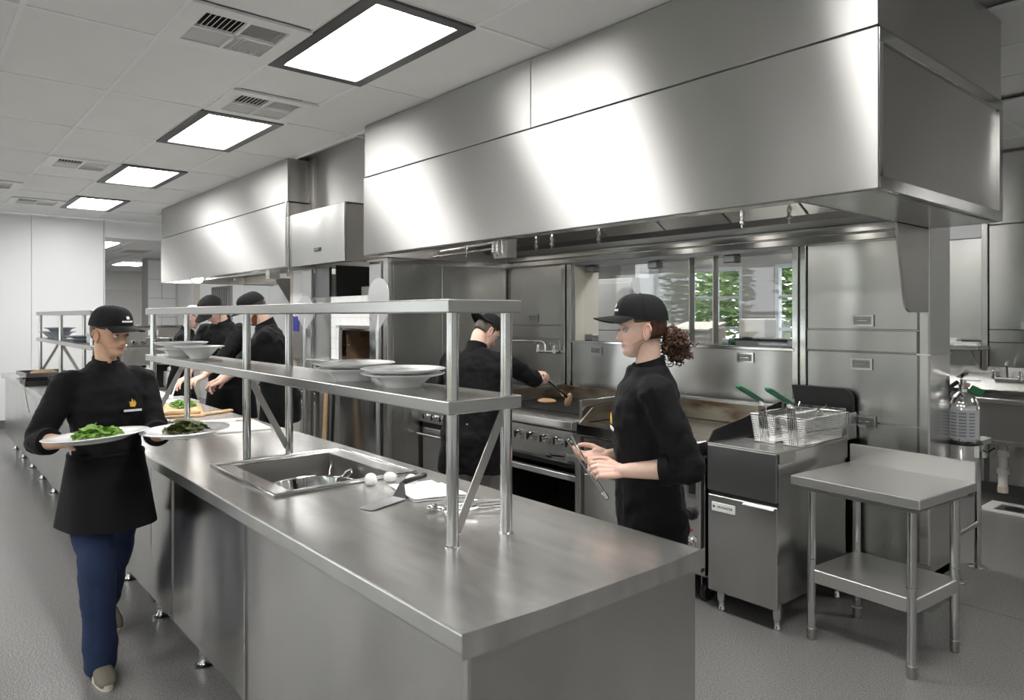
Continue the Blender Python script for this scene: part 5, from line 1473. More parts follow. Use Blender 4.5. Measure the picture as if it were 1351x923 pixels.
def interp(tab, z):
    if z <= tab[0][0]: return tab[0][1]
    for (a, va), (b, vb) in zip(tab[:-1], tab[1:]):
        if z <= b:
            t = (z - a) / (b - a); t2 = t * t * (3 - 2 * t) * .5 + t * .5
            return va + (vb - va) * t2
    return tab[-1][1]

FRONT = [(0, .046), (.006, .064), (.014, .074), (.026, .078), (.036, .074), (.046, .0775), (.051, .0775), (.056, .079), (.064, .076), (.075, .0765), (.09, .077), (.105, .074), (.115, .075), (.128, .083), (.145, .085), (.165, .080), (.185, .068), (.204, .045), (.216, .022), (.222, 0)]
BACK = [(0, .018), (.03, .045), (.06, .072), (.09, .090), (.12, .098), (.15, .098), (.18, .085), (.204, .058), (.216, .030), (.222, 0)]
WIDE = [(0, .020), (.010, .034), (.022, .046), (.04, .056), (.06, .0625), (.085, .067), (.11, .0715), (.14, .075), (.165, .072), (.19, .058), (.208, .038), (.217, .02), (.222, 0)]
NOSE = [(.058, 0), (.064, .004), (.069, .014), (.074, .022), (.080, .024), (.088, .019), (.10, .0125), (.112, .007), (.122, .003), (.13, 0)]
def g(x, s): return math.exp(-.5 * (x / s) ** 2)
def head_mesh(fem=False, nz=72, nt=84, off=0.0, keep=None, jaw=1.0):
    """face, forehead and skull as one surface: chin at z=0, crown at z=.222, looking along +x. keep(theta, z) selects a shell."""
    zs = []
    for i in range(nz + 1):
        t = i / nz
        zs.append(.222 * (t + .03 * sin(2 * pi * t) * -1))
    zs[0] = 0; zs[-1] = .222
    V_ = []; C_ = []; TZ_ = []
    for z in zs:
        xf, xb, w = interp(FRONT, z), interp(BACK, z), interp(WIDE, z)
        if z < .05: w *= jaw
        for j in range(nt):
            q = j / nt * 2 - 1
            th = pi * (abs(q) ** 1.25) * (1 if q > 0 else -1)
            c, s_ = cos(th), sin(th)
            e = 2.25 if c > 0 else 2.05
            cc = math.copysign(abs(c) ** (2 / e), c); ss = math.copysign(abs(s_) ** (2 / e), s_)
            x = (xf if c > 0 else xb) * cc - .005; y = w * ss; zz = z
            tint = [1, 1, 1]
            if c > 0:
                n = interp(NOSE, z)
                sg = .0075 + .0045 * g(z - .074, .010)
                x += n * g(y, sg) + .004 * g(z - .072, .006) * g(abs(y) - .0125, .005)
                x -= .0085 * g(abs(y) - .031, .0125) * g(z - .112, .0095)         # eye sockets
                x += .0035 * g(abs(y) - .030, .016) * g(z - .129, .006)            # brow
                x += .004 * g(abs(y) - .042, .014) * g(z - .085, .014)             # cheek
                x -= .003 * g(abs(y) - .030, .012) * g(z - .055, .012)
                lip = g(y, .017)
                x += (.0035 * g(z - .0535, .0032) + .0042 * g(z - .0445, .0036) - .0042 * g(z - .0490, .0016)) * lip
                L = min(1, (g(z - .0535, .0038) + g(z - .0445, .0042)) * lip * 1.2)
                tint = [1 - .16 * L, 1 - .42 * L, 1 - .38 * L]
                ck = .5 * g(abs(y) - .045, .018) * g(z - .078, .02) + .5 * g(z - .076, .01) * g(y, .012)
                tint[1] *= 1 - .16 * ck; tint[2] *= 1 - .18 * ck
                bw = g(z - (.131 - 2.2 * max(0, abs(y) - .035) ** 1.3), .0030) * (1 if .014 < abs(y) < .052 else 0)
                for k in range(3): tint[k] *= 1 - .62 * bw
                m_ = g(z - .0490, .0013) * (1 if abs(y) < .022 else 0)
                for k in range(3): tint[k] *= 1 - .5 * m_
                sh = g(z - .066, .0025) * g(abs(y) - .008, .0035)
                for k in range(3): tint[k] *= 1 - .6 * sh
            if z < .085:
                k_ = min(1, max(0, (abs(th) - .85) / .85)); k_ = k_ * k_ * (3 - 2 * k_)
                zz = z + .050 * k_ * (1 - z / .085)
            p = V((x, y, zz))
            if off:
                d = V((x * .9, y, (z - .11) * .8)); d.normalize(); p += d * off
            V_.append(p); C_.append(tint); TZ_.append((th, z))
    fs = []
    for i in range(nz):
        for j in range(nt):
            a, b, c_, d = i * nt + j, i * nt + (j + 1) % nt, (i + 1) * nt + (j + 1) % nt, (i + 1) * nt + j
            if keep is None or all(keep(*TZ_[k]) for k in (a, b, c_, d)): fs.append((a, b, c_, d))
    if keep is None:
        fs.append(tuple(range(nt - 1, -1, -1)))
    return V_, fs, C_

def ear(sgn):
    m = MB()
    M = rz(sgn * R(-18)) @ Mx.Rotation(R(-8), 3, 'Y')
    c = V((-.012, sgn * .076, .098))
    m.ell(c, (.017, .007, .030), M, 14, 12)
    pts = []
    for i in range(15):
        a = R(-70) + R(250) * i / 14
        pts.append(c + M @ V((.014 * cos(a) * -1 * -1 * (1 if True else 0) - .002, sgn * .006, .027 * sin(a) + .002)))
    m.tube(pts, .0042, 6)
    m.ell(c + V((.006, 0, -.026)), (.008, .005, .009), None, 8, 6)
    return m

def hand(mb, wrist, d, n, left, curls=(.35, .4, .45, .5), spread=.10, s=1.0, thumb=.35, thumb_in=.4):
    """palm, four unequal fingers and a thumb leaving the side of the palm"""
    w = V(wrist); d = V(d).normalized(); n = V(n); n = (n - d * n.dot(d)).normalized()
    t = n.cross(d) if left else d.cross(n)
    base = [(.030, .088), (.0105, .093), (-.0095, .090), (-.0285, .081)]
    lens = [.070, .079, .073, .056]; rad = [.0088, .0090, .0086, .0077]
    limb(mb, [w - d * .03 * s, w + d * .012 * s], [.024 * s, .026 * s], 12, 2, flat=.78, up=n)
    for (a, b) in base:
        limb(mb, [w + d * .006 * s + t * a * .55 * s, w + d * .05 * s + t * a * .85 * s, w + d * b * s + t * a * s], [.0165 * s, .0150 * s, .0118 * s], 10, 3, flat=.9, up=n)
    limb(mb, [w + d * .015 * s + t * .018 * s + n * .006 * s, w + d * .05 * s + t * .026 * s + n * .009 * s], [.017 * s, .013 * s], 10, 3)
    ends = []
    for i in range(4):
        a, b = base[i]
        p = w + d * b * s + t * a * s
        fd = (d + t * spread * (1.5 - i) * .9).normalized()
        pts = [p - fd * .01 * s, p]; ang = 0
        for k, q in enumerate((.46, .30, .24)):
            ang += curls[i] * (1.0, 1.15, .75)[k]
            dv = fd * cos(ang) + n * sin(ang)
            p = p + dv * lens[i] * q * s
            pts.append(p)
        r = rad[i] * s
        limb(mb, pts, [r * 1.08, r * 1.1, r * 1.0, r * .92, r * .78], 10, 3)
        ends.append(p)
    p = w + d * .026 * s + t * .030 * s + n * .006 * s
    td = (t * cos(thumb) * .8 + d * .75 + n * thumb_in).normalized()
    q1 = p + td * .040 * s
    td2 = (td * .8 + d * .45 + n * thumb_in * .5 - t * .25).normalized()
    q2 = q1 + td2 * .032 * s
    td3 = (td2 + d * .25 + n * thumb_in * .3 - t * .3).normalized()
    q3 = q2 + td3 * .024 * s
    limb(mb, [p - td * .012 * s, p, q1, q2, q3], [.015 * s, .0145 * s, .0118 * s, .0102 * s, .0082 * s], 10, 3)
    return ends, q3

def ik(a, c, l1, l2, pole):
    a, c = V(a), V(c); d = c - a; L = min(d.length, (l1 + l2) * .995); dn = d.normalized()
    c = a + dn * L
    x = (l1 * l1 - l2 * l2 + L * L) / (2 * L); h = math.sqrt(max(l1 * l1 - x * x, 0))
    p = V(pole); p = (p - dn * p.dot(dn)).normalized()
    return a + dn * x + p * h, c

def cap_parts(hd_, parent, MT, mt, logo=True, backwards=False, tilt=0.0, strap=True):
    """baseball cap in the head frame, MT takes head frame to the person's frame"""
    T = MT @ Mx.Translation(V((-.004, 0, .146))) @ Mx.Rotation(R(tilt), 4, 'Y')
    rx0, rx1, ry, hh = .100, .112, .089, .100
    m = MB(); n = 36; k = 12; vs = []; fs = []
    for i in range(k + 1):
        t = i / k; zz = hh * sin(t * pi / 2) ** 1.0; rr = max(cos(t * pi / 2), .001) ** .62
        for j in range(n):
            a = 2 * pi * j / n
            rx = rx0 if cos(a) > 0 else rx1
            seam = 1 - .012 * max(0, 1 - abs(((a / (pi / 3)) % 1) - .5) * -1 * 20 - 10) if False else 1
            lift = .012 * max(0, cos(a)) * (1 - t) - .006 * max(0, -cos(a)) * (1 - t)
            vs.append(V((rx * cos(a) * rr * seam, ry * sin(a) * rr, zz + lift)))
    for i in range(k):
        for j in range(n): fs.append((i * n + j, i * n + (j + 1) % n, (i + 1) * n + (j + 1) % n, (i + 1) * n + j))
    ring = [V((v.x * .95, v.y * .95, v.z + .004)) for v in vs[:n]]
    o = len(vs); vs += ring
    for j in range(n): fs.append((o + j, o + (j + 1) % n, (j + 1) % n, j))
    m.add([T @ v for v in vs], fs)
    cp = part('cap', m, mt, parent, smooth=55, local=True)
    br = []
    B = T @ (Mx.Rotation(pi, 4, 'Z') if backwards else Mx.Identity(4))
    for i in range(7):
        u = i / 6; row = []
        for j in range(17):
            a = R(-68 + 136 * j / 16)
            ext = .084 * cos(a * .78) ** .8 * u
            x = rx0 * cos(a) * .985 + ext; y = ry * sin(a) * (1 + .02 * u)
            z = .010 * cos(a) - .020 * (abs(y) / ry) ** 2 * u - .10 * ext + .004
            row.append(B @ V((x, y, z)))
        br.append(row)
    part('brim', MB().sheet(br, .0035), mt, cp, smooth=50, local=True)
    part('button', MB().ell(T @ V((-.003, 0, hh)), (.007, .007, .004), None, 10, 6), mt, cp, smooth=60, local=True)
    for q in range(6):
        a = pi / 6 + pi / 3 * q
        pts = []
        for i in range(0, 9):
            t = .03 + .95 * i / 8; zz = hh * sin(t * pi / 2); rr = max(cos(t * pi / 2), .001) ** .62
            rx = rx0 if cos(a) > 0 else rx1
            lift = .012 * max(0, cos(a)) * (1 - t) - .006 * max(0, -cos(a)) * (1 - t)
            pts.append(T @ V((rx * cos(a) * rr, ry * sin(a) * rr, zz + lift)))
        part('seam', MB().tube(pts, .0016, 5), mt, cp, smooth=60, local=True)
    if logo:
        def onf(a, t):
            rr = max(cos(t * pi / 2), .001) ** .62
            return B @ V((rx0 * cos(a) * rr + .0015, ry * sin(a) * rr, hh * sin(t * pi / 2) + .012 * cos(a) * (1 - t)))
        part('logo_line', MB().sheet([[onf(R(a), t) for a in (-22, -11, 0, 11, 22)] for t in (.16, .22)], .001), LOGO_W, cp, local=True)
        part('logo_mark', MB().sheet([[onf(R(a), t) for a in (-6, 0, 6)] for t in (.27, .38)], .001), LOGO_W, cp, local=True)
    return cp

def person(label, loc, heading, H=1.70, fem=False, lean=0, twist=0, head=(0, 0, 0), hands=None, palms=None, curls=None, skin=SKIN,
           legs=None, trousers=DARKT, coat_hem=.78, apron=None, cuff=.42, cap=CAPM, backcap=False, hair='short', beard=False, glasses=False,
           shoes=SHOE, logo=True, poles=None, detail=1.0, coatw=1.0, thumbs=.4, hand_dirs=None, capt=0, stride=0.0):
    s = H / 1.72
    t = thing('person', label, 'person', loc, heading)
    inv = INV[t.name]
    LW = lambda p: inv @ V(p)                         # world to person frame
    hip = V((0, 0, .92 * s))
    UB = Mx.Translation(hip) @ Mx.Rotation(R(twist), 4, 'Z') @ Mx.Rotation(R(lean), 4, 'Y') @ Mx.Translation(-hip)
    up = lambda p: UB @ (V(p) * s)
    ax = lambda v: (UB.to_3x3() @ V(v)) * s
    sh = .165 if fem else .188
    shz = 1.368 if fem else 1.385
    Lsh, Rsh = up((-.01, sh, shz)), up((-.01, -sh, shz))
    # torso
    def rings(g_, hem=None, flare=0.0):
        k = (.93 if fem else 1.04)
        tab = [(.80, .168, .100, .118), (.90, .172, .105, .122), (1.02, .146 if fem else .160, .100, .098), (1.14, .152 if fem else .168, .108, .098), (1.24, .162 if fem else .180, .122 if fem else .115, .105),
               (1.33, .160 if fem else .182, .104, .108), (1.385, .135 if fem else .15, .080, .098), (1.425, .090, .058, .080), (1.46, .062, .050, .064)]
        out = []
        for z, w, f_, b_ in tab:
            if hem is not None and z < hem - .01: continue
            if z <= 1.0:
                c = V((0, 0, z * s)); X, F = V((0, 1, 0)) * s, V((1, 0, 0)) * s
                kk = (z - .80) / .2
                if z > .95: c = up((0, 0, z)); X, F = ax((0, 1, 0)), ax((1, 0, 0))
            else: c, X, F = up((0, 0, z)), ax((0, 1, 0)), ax((1, 0, 0))
            out.append((c, X * (w * k + g_), F * (f_ + g_), -F * (b_ + g_)))
        return out
    # arms
    ual, fal = .288 * s, .250 * s
    arms = []
    for i, (S_, side) in enumerate(((Lsh, 1), (Rsh, -1))):
        tgt = LW(hands[i]) if hands and hands[i] is not None else S_ + V((.05, side * .08, -.52 * s))
        pole = V(poles[i]) if poles else V((-.5, side * .6, -.8))
        e, w = ik(S_, tgt, ual, fal, pole)
        arms.append((S_, e, w))
    # legs
    if legs is None: legs = ((.0, .095, 0, 0), (.0, -.095, 0, 0))
    leg_pts = []
    for (fx, fy, heel, toe), side in zip(legs, (1, -1)):
        hp = V((0, side * .088 * s, .90 * s)); an = V((fx - .02, fy, (.085 + heel) * s))
        kn, an = ik(hp, an, .425 * s, .42 * s, (1, side * .05, 0))
        leg_pts.append((hp, kn, an, toe))
    # ---- body: one surface
    b = MB()
    loft(b, rings(-.016))
    hp_ = MB()
    HM = Mx.Translation(up((.0 if lean < 20 else .01, 0, 1.505)) - V((0, 0, 0))) @ (UB.to_3x3().to_4x4() if lean < 25 else Mx.Rotation(R(twist), 4, 'Z') @ Mx.Rotation(R(lean * .6), 4, 'Y')) @ Mx.Rotation(R(head[0]), 4, 'Z') @ Mx.Rotation(R(head[1]), 4, 'Y') @ Mx.Rotation(R(head[2]), 4, 'X') @ Mx.Scale(s if not fem else s * .985, 4) @ Mx.Translation(V((.012, 0, -.012)))
    nb = up((-.012, 0, 1.42)); nt_ = HM @ V((-.030, 0, .055))
    limb(b, [nb, nb.lerp(nt_, .5), nt_], [.058 * s * (.92 if fem else 1.08), .053 * s * (.90 if fem else 1.10), .053 * s * (.92 if fem else 1.08)], 18, 4)
    for S_, e, w in arms: limb(b, [up((-.01, 0, 1.37)).lerp(S_, .6), S_, e, e.lerp(w, .35), w], [.045 * s, .047 * s, .038 * s, .040 * s, .026 * s], 12)
    for hp, kn, an, toe in leg_pts: limb(b, [hp, hp.lerp(kn, .4), kn, kn.lerp(an, .35), an], [.078 * s, .074 * s, .052 * s, .052 * s, .036 * s], 12)
    bm = mesh_to_mb(bake(b, .009, 3))
    tint = [(1, 1, 1)] * len(bm.v)
    tips = []
    for i, (S_, e, w) in enumerate(arms):
        hm = MB()
        d = (w - e).normalized()
        if hand_dirs and hand_dirs[i] is not None: d = inv.to_3x3() @ V(hand_dirs[i])
        n = inv.to_3x3() @ V(palms[i]) if palms and palms[i] is not None else V((0, 0, -1))
        limb(hm, [e.lerp(w, .45), e.lerp(w, .75), w], [.036 * s, .031 * s, .026 * s], 14, 4, flat=.85, up=n)
        hs = (.93 if fem else 1.04) * s
        en, th = hand(hm, w, d, n, i == 0, curls[i] if curls and curls[i] else (.3, .35, .4, .45), s=hs, thumb_in=thumbs if not hasattr(thumbs, '__len__') else thumbs[i])
        tips.append((w, d, n, en, th))
        hb_ = mesh_to_mb(bake(hm, .0032 if detail >= 1 else .0045, 2, fac=.4))
        bm.add(hb_.v, hb_.f); tint += [(1, .93, .92)] * len(hb_.v)
    hv, hf, hc = head_mesh(fem, jaw=.90 if fem else 1.05)
    bm.add([HM @ v for v in hv], hf); tint += hc
    for sg in (1, -1):
        er = ear(sg); bm.add([HM @ V(v) for v in er.v], er.f); tint += [(1, .88, .86)] * len(er.v)
    bo = part('body', bm, skin, t, smooth=180, local=True)
    ca = bo.data.color_attributes.new('tint', 'FLOAT_COLOR', 'POINT')
    ca.data.foreach_set('color', [x for c in tint for x in (*c, 1.0)])
    # eyes, lids
    for sg in (1, -1):
        ec = V((.0595, sg * .031, .112))
        ey = part('eye', MB().ell(HM @ ec, (.0115 * s,) * 3, None, 14, 10), EYEW, t, smooth=180, local=True)
        part('iris', MB().ell(HM @ (ec + V((.0085, sg * .001, -.001))), (.0046 * s,) * 3, None, 10, 8), IRIS, ey, smooth=180, local=True)
        lid = MB(); gr = []
        for i in range(5):
            el = R(10 + 75 * i / 4)
            gr.append([HM @ (ec + V((.0125 * cos(el) * cos(R(az)), .0145 * cos(el) * sin(R(az)), .0125 * sin(el)))) for az in range(-75, 76, 25)])
        lid.sheet(gr, .0012)
        lo = part('eyelid', lid, skin, t, smooth=180, local=True)
        c2 = lo.data.color_attributes.new('tint', 'FLOAT_COLOR', 'POINT'); c2.data.foreach_set('color', [x for _ in lid.v for x in (.86, .78, .76, 1)])
        part('lashes', MB().tube([HM @ (ec + V((.0128 * cos(R(az)), .0148 * sin(R(az)), .0022 - .002 * (az / 75) ** 2))) for az in range(-70, 71, 20)], .0011 * s, 5), HAIRD, ey, local=True)
    # hair
    def shell(keep, off, m_, name, jit=.0):
        v, f_, c_ = head_mesh(fem, off=off, keep=keep)
        used = sorted({i for q in f_ for i in q}); ix = {a: i for i, a in enumerate(used)}
        sm = MB(); pv = []
        for i in used:
            p = v[i]; j = noise.noise(V((p.x * 160, p.y * 160, p.z * 90))) * jit
            pv.append(HM @ (p + V((p.x * .9, p.y, 0)).normalized() * j))
        inn = [HM @ (v[i] - V((v[i].x * .9, v[i].y, (v[i].z - .11) * .8)).normalized() * (off + .004)) for i in used]
        o_ = len(pv)
        F_ = [tuple(ix[a] for a in q) for q in f_]
        edges = {}
        for q in F_:
            for a, b_ in zip(q, q[1:] + q[:1]): edges[(a, b_)] = edges.get((a, b_), 0) + 1
        rimf = [(b_, a, o_ + a, o_ + b_) for (a, b_) in edges if (b_, a) not in edges]
        sm.add(pv + inn, F_ + rimf)
        return part(name, sm, m_, t, smooth=70, local=True)
    hm_ = HAIRB if fem else HAIRD
    if hair == 'curly' or hair == 'tied':
        shell(lambda th, z: z > .165 or (abs(th) > 1.15 and z > .135) or (abs(th) > 1.75 and z > .055), .005, hm_, 'hair', .002)
    elif hair == 'short':
        shell(lambda th, z: z > .165 or (abs(th) > 1.2 and z > .135) or (abs(th) > 1.75 and z > .065) or (1.38 < abs(th) < 1.62 and z > .095), .005, hm_, 'hair', .0015)
    if hair == 'curly':
        rnd = random.Random(11); cm = MB()
        cen = V((-.128, 0, .050))
        for i in range(210):
            while True:
                p = V((rnd.uniform(-1, 1), rnd.uniform(-1, 1), rnd.uniform(-1, 1)))
                if p.length < 1: break
            p0 = cen + V((p.x * .040, p.y * .045, p.z * .070))
            d = (V((p.x * .4 - .3, p.y * .5, -.35)) + V((rnd.uniform(-.5, .5), rnd.uniform(-.5, .5), rnd.uniform(-.4, .4)))).normalized()
            u = d.orthogonal().normalized(); w_ = d.cross(u); L = rnd.uniform(.03, .06); rr = rnd.uniform(.005, .010); ph = rnd.random() * 6; tn_ = rnd.uniform(1.6, 2.8)
            pts = [HM @ (p0 + d * L * q / 11 + (u * cos(ph + 2 * pi * tn_ * q / 11) + w_ * sin(ph + 2 * pi * tn_ * q / 11)) * rr) for q in range(12)]
            cm.tube(pts, [.0016 + .0014 * sin(pi * q / 11) for q in range(12)], 5)
        part('curls', cm, HAIRB, t, smooth=180, local=True, kind='stuff')
        part('hair_bun', MB().ell(HM @ V((-.118, 0, .062)), (.030, .032, .050), None, 14, 10), HAIRB, t, smooth=180, local=True)
    if beard:
        shell(lambda th, z: (z < .030 and abs(th) < 1.5) or (z < .072 and .62 < abs(th) < 1.55 and z < .045 + (abs(th) - .6) * .05) or (.056 < z < .066 and abs(th) < .5), .007, BEARD, 'beard', .004)
    if glasses:
        gm = MB()
        for sg in (1, -1):
            gm.tube([HM @ V((.082, sg * .033 + .019 * cos(a), .110 + .015 * sin(a))) for a in [2 * pi * i / 18 for i in range(18)]], .0016, 6, closed=True)
            gm.tube([HM @ V((.080, sg * .052, .114)), HM @ V((.06, sg * .074, .114)), HM @ V((-.01, sg * .080, .112))], .0018, 6)
        gm.tube([HM @ V((.083, .014, .113)), HM @ V((.088, 0, .115)), HM @ V((.083, -.014, .113))], .0016, 6)
        part('glasses', gm, BLACK, t, local=True, kind='stuff')
    if cap: cap_parts(None, t, HM, cap, logo, backcap, capt)
    # ---- clothes
    j = MB()
    rg_ = rings(.012, coat_hem)
    if coat_hem < .80:
        z0 = coat_hem
        rg_ = [(V((.0, 0, z0 * s)), V((0, .190 * s * coatw, 0)), V((.125 * s, 0, 0)), V((-.135 * s, 0, 0)))] + rg_
    rg_ = [(c, X * coatw, F * (1 + (coatw - 1) * .7), B_ * (1 + (coatw - 1) * .7)) for c, X, F, B_ in rg_]
    loft(j, rg_)
    cuffs = []
    for S_, e, w in arms:
        cpt = e.lerp(w, cuff)
        limb(j, [up((-.01, 0, 1.36)).lerp(S_, .55), S_, S_.lerp(e, .5), e], [.066 * s, .066 * s, .064 * s, .058 * s], 16, 5)
        j.tube([e - (cpt - e) * .15, e, e.lerp(cpt, .6), cpt], [.030 * s, .060 * s, .057 * s, .056 * s], 16)
        cuffs.append((e, cpt, (cpt - e).normalized()))
    cm_ = mesh_to_mb(bake(j, .009, 7, ((.09, .024), (.035, .010))))
    part('jacket', cm_, COAT, t, smooth=180, local=True)
    for e, cpt, d in cuffs:
        u = d.orthogonal().normalized(); w_ = d.cross(u)
        part('rolled_cuff', MB().tube([cpt - d * .035, cpt - d * .03, cpt + d * .004, cpt + d * .008], [.050 * s, .061 * s, .060 * s, .044 * s], 20), COAT, t, smooth=60, local=True)
    col = []
    cb = up((-.012, 0, 1.435))
    for zz, rr in ((-.03, 1.30), (.005, 1.14), (.030, 1.06), (.050, 1.03)):
        row = []
        for a in range(10, 351, 10):
            q = UB.to_3x3() @ V((cos(R(a)) * .064 * rr - .006 + .004, sin(R(a)) * .062 * rr, zz + (.016 if zz > 0 else 0) * -cos(R(a))))
            row.append(cb + q * s * (.94 if fem else 1.10))
        col.append(row)
    part('collar', MB().sheet(col, .006), COAT, t, smooth=60, local=True)
    if logo:
        F_ = ax((1, 0, 0)).normalized(); Y_ = ax((0, 1, 0)).normalized(); U_ = ax((0, 0, 1)).normalized()
        c = up((.124 if fem else .118, .075, 1.265)) + F_ * .020
        Mr = Mx((Y_, U_, F_)).transposed()
        fm = MB()
        fm.prism([(-.012, -.012), (.008, -.014), (.014, .002), (.006, .018), (.004, .006), (-.004, .026), (-.008, .008), (-.016, .012)], 2, 0, .003)
        fm.v = [tuple(c + Mr @ V(v)) for v in fm.v]
        part('flame_badge', fm, LOGO_Y, t, local=True)
        part('name_line', MB().obox(c - U_ * .030, (.038, .005, .002), Mr @ rz(.0)), LOGO_W, t, local=True)
    tm = MB()
    for hp, kn, an, toe in leg_pts:
        limb(tm, [hp + V((0, 0, .02)), hp.lerp(kn, .5), kn, kn.lerp(an, .5), an + V((0, 0, -.02))], [(.082 if fem else .094) * s, .090 * s, .076 * s, .074 * s, .072 * s], 16, 5)
    loft(tm, [(V((0, 0, .84 * s)), V((0, (.155 if fem else .172) * s, 0)), V((.10 * s, 0, 0)), V((-.118 * s, 0, 0))), (V((0, 0, .98 * s)), V((0, (.145 if fem else .16) * s, 0)), V((.105 * s, 0, 0)), V((-.11 * s, 0, 0)))])
    part('trousers', mesh_to_mb(bake(tm, .011, 4, ((.12, .020), (.04, .007)))), trousers, t, smooth=180, local=True)
    for (hp, kn, an, toe), side in zip(leg_pts, (1, -1)):
        zz = an.z - .085 * s
        yaw = R(5 * side)
        Ms = Mx.Translation(V((an.x, an.y, max(0, zz)))) @ Mx.Rotation(yaw, 4, 'Z') @ Mx.Rotation(R(toe), 4, 'Y')
        up_ = MB()
        loft(up_, [(V((-.075, 0, .020)), V((0, .028, 0)), V((0, 0, .035)), V((0, 0, -.012))), (V((-.06, 0, .03)), V((0, .036, 0)), V((0, 0, .06)), V((0, 0, -.02))), (V((-.01, 0, .04)), V((0, .038, 0)), V((0, 0, .065)), V((0, 0, -.03))),
                   (V((.06, 0, .035)), V((0, .042, 0)), V((0, 0, .040)), V((0, 0, -.025))), (V((.12, 0, .028)), V((0, .046, 0)), V((0, 0, .028)), V((0, 0, -.02))), (V((.165, 0, .024)), V((0, .034, 0)), V((0, 0, .018)), V((0, 0, -.014))), (V((.18, 0, .022)), V((0, .014, 0)), V((0, 0, .008)), V((0, 0, -.01)))], 18)
        sho = part('shoe', MB().add([Ms @ (V(v) * s) for v in up_.v], up_.f), shoes, t, smooth=60, local=True)
        poly = [(.186 * cos(a) if cos(a) > 0 else .082 * cos(a), (.044 if cos(a) > 0 else .036) * math.copysign(abs(sin(a)) ** .75, sin(a))) for a in [2 * pi * i / 28 for i in range(28)]]
        so = MB().prism(poly, 2, 0.0, .026)
        part('sole', MB().add([Ms @ (V(v) * s) for v in so.v], so.f), SOLE, sho, smooth=40, local=True)
    if apron:
        z1, z0 = 1.03, apron
        ag = []
        for i in range(13):
            f = i / 12; z = z0 + (z1 - z0) * f; row = []
            wd_, ff_, bb_ = (.215 - .050 * f), (.150 - .028 * f), (.160 - .040 * f)
            if not fem: wd_ += .012
            for a in range(-118, 119, 9):
                rr = R(a); c_, sn_ = cos(rr), sin(rr)
                fw = ff_ if c_ > 0 else bb_
                p = V((fw * math.copysign(abs(c_) ** .85, c_) * coatw, wd_ * math.copysign(abs(sn_) ** .85, sn_) * coatw, 0))
                p *= 1 + .022 * sin(a * .13 + 2) * (1 - f)
                if z > .92:
                    q = UB @ (V((p.x, p.y, z)) * s)
                else: q = V((p.x + stride * max(0, c_) * (1 - f) * 2, p.y, z)) * s
                row.append(q)
            ag.append(row)
        ap_ = part('apron', MB().sheet(ag, .004), APRON, t, smooth=60, local=True)
        band = ag[-1]
        part('waist_tie', MB().tube([q + V((0, 0, -.012)) for q in band], .010, 6, flat=.5, up=(1, 0, 0)), APRON, ap_, smooth=60, local=True)
    return t, tips, inv.inverted(), HM

DIR = lambda a: (cos(R(a)), sin(R(a)), 0)
# waitress walking along the island with two plates
w_t, w_tips, wM, wH = person('person in black cap, apron and blue jeans walking with two plates of salad', (-3.80, .735, 0), R(4), H=1.655, fem=True, lean=1, head=(30, 8, 0),
    hands=((-3.46, .89, 1.085), (-3.535, .535, 1.085)), palms=((.1, 0, 1), (0, .2, 1)), hand_dirs=((.75, .30, .02), (.70, .55, 0)), curls=((.18, .16, .16, .2), (.18, .16, .16, .2)),
    skin=SKIN_W, legs=((-.40, .10, .06, 22), (.16, -.06, .0, 0)), trousers=DENIM, coat_hem=.80, apron=.69, cuff=.42, hair='tied', poles=((-1, .25, -.5), (-1, -.45, -.4)), thumbs=(-.35, -.35), shoes=SHOE, stride=.06)
# woman in profile with tongs
m_t, m_tips, mM, mH = person('person with brown curly ponytail in black cap, holding steel tongs near the griddle', (-1.725, 2.16, 0), R(-131), H=1.69, fem=True, lean=2, head=(2, 2, 0),
    hands=((-1.714, 1.985, 1.060), (-1.85, 2.065, 1.085)), palms=((-.35, .5, -.5), (.3, -.3, .6)), hand_dirs=((-.55, -.62, .06), (-.5, -.80, -.1)), curls=((.55, .65, .75, .8), (.35, .45, .55, .6)),
    skin=SKIN, trousers=DARKT, coat_hem=.62, apron=None, cuff=.40, hair='curly', poles=((-.55, .25, -1), (-.8, -.3, -.6)), thumbs=(.35, .1), coatw=1.06, capt=-3)
# cook turning chicken
c_t, c_tips, cM, cH = person('person in backwards black cap and grey trousers, seen from behind, grilling chicken', (-3.68, 2.80, 0), R(122), H=1.665, lean=10, twist=-4, head=(-42, 36, 0),
    hands=((-4.05, 3.02, 1.02), (-3.70, 3.34, 1.215)), palms=((0, 0, -1), (-.5, .1, -.6)), hand_dirs=((-.4, .8, -.2), (.62, .55, -.08)), curls=((.3, .3, .3, .3), (.75, .85, .9, .95)),
    skin=SKIN, trousers=GREYT, coat_hem=.64, cuff=.30, hair='short', backcap=True, beard=False, coatw=1.12, logo=False, poles=((-.4, .7, -.6), (-.2, -.8, -.5)), thumbs=.5, shoes=SHOEB)
# bearded cook at the board
b_t, b_tips, bM, bH = person('person with glasses and ginger beard in black cap, leaning over the island, forearms bare', (-5.81, 2.42, 0), R(-112), H=1.84, lean=14, head=(0, 18, 0),
    hands=((-6.12, 1.95, .985), (-6.33, 2.05, 1.04)), palms=((.2, .4, -.8), (.3, .2, -.8)), hand_dirs=((-.55, -.35, -.25), (-.6, -.2, -.2)), curls=((.45, .5, .55, .6), (.45, .5, .55, .6)),
    skin=SKIN, trousers=DARKT, coat_hem=.70, cuff=.10, hair='short', beard=True, glasses=True, coatw=1.14, apron=.60, detail=.5, poles=((-.6, .7, -.4), (-.6, -.7, -.4)), shoes=SHOEB)
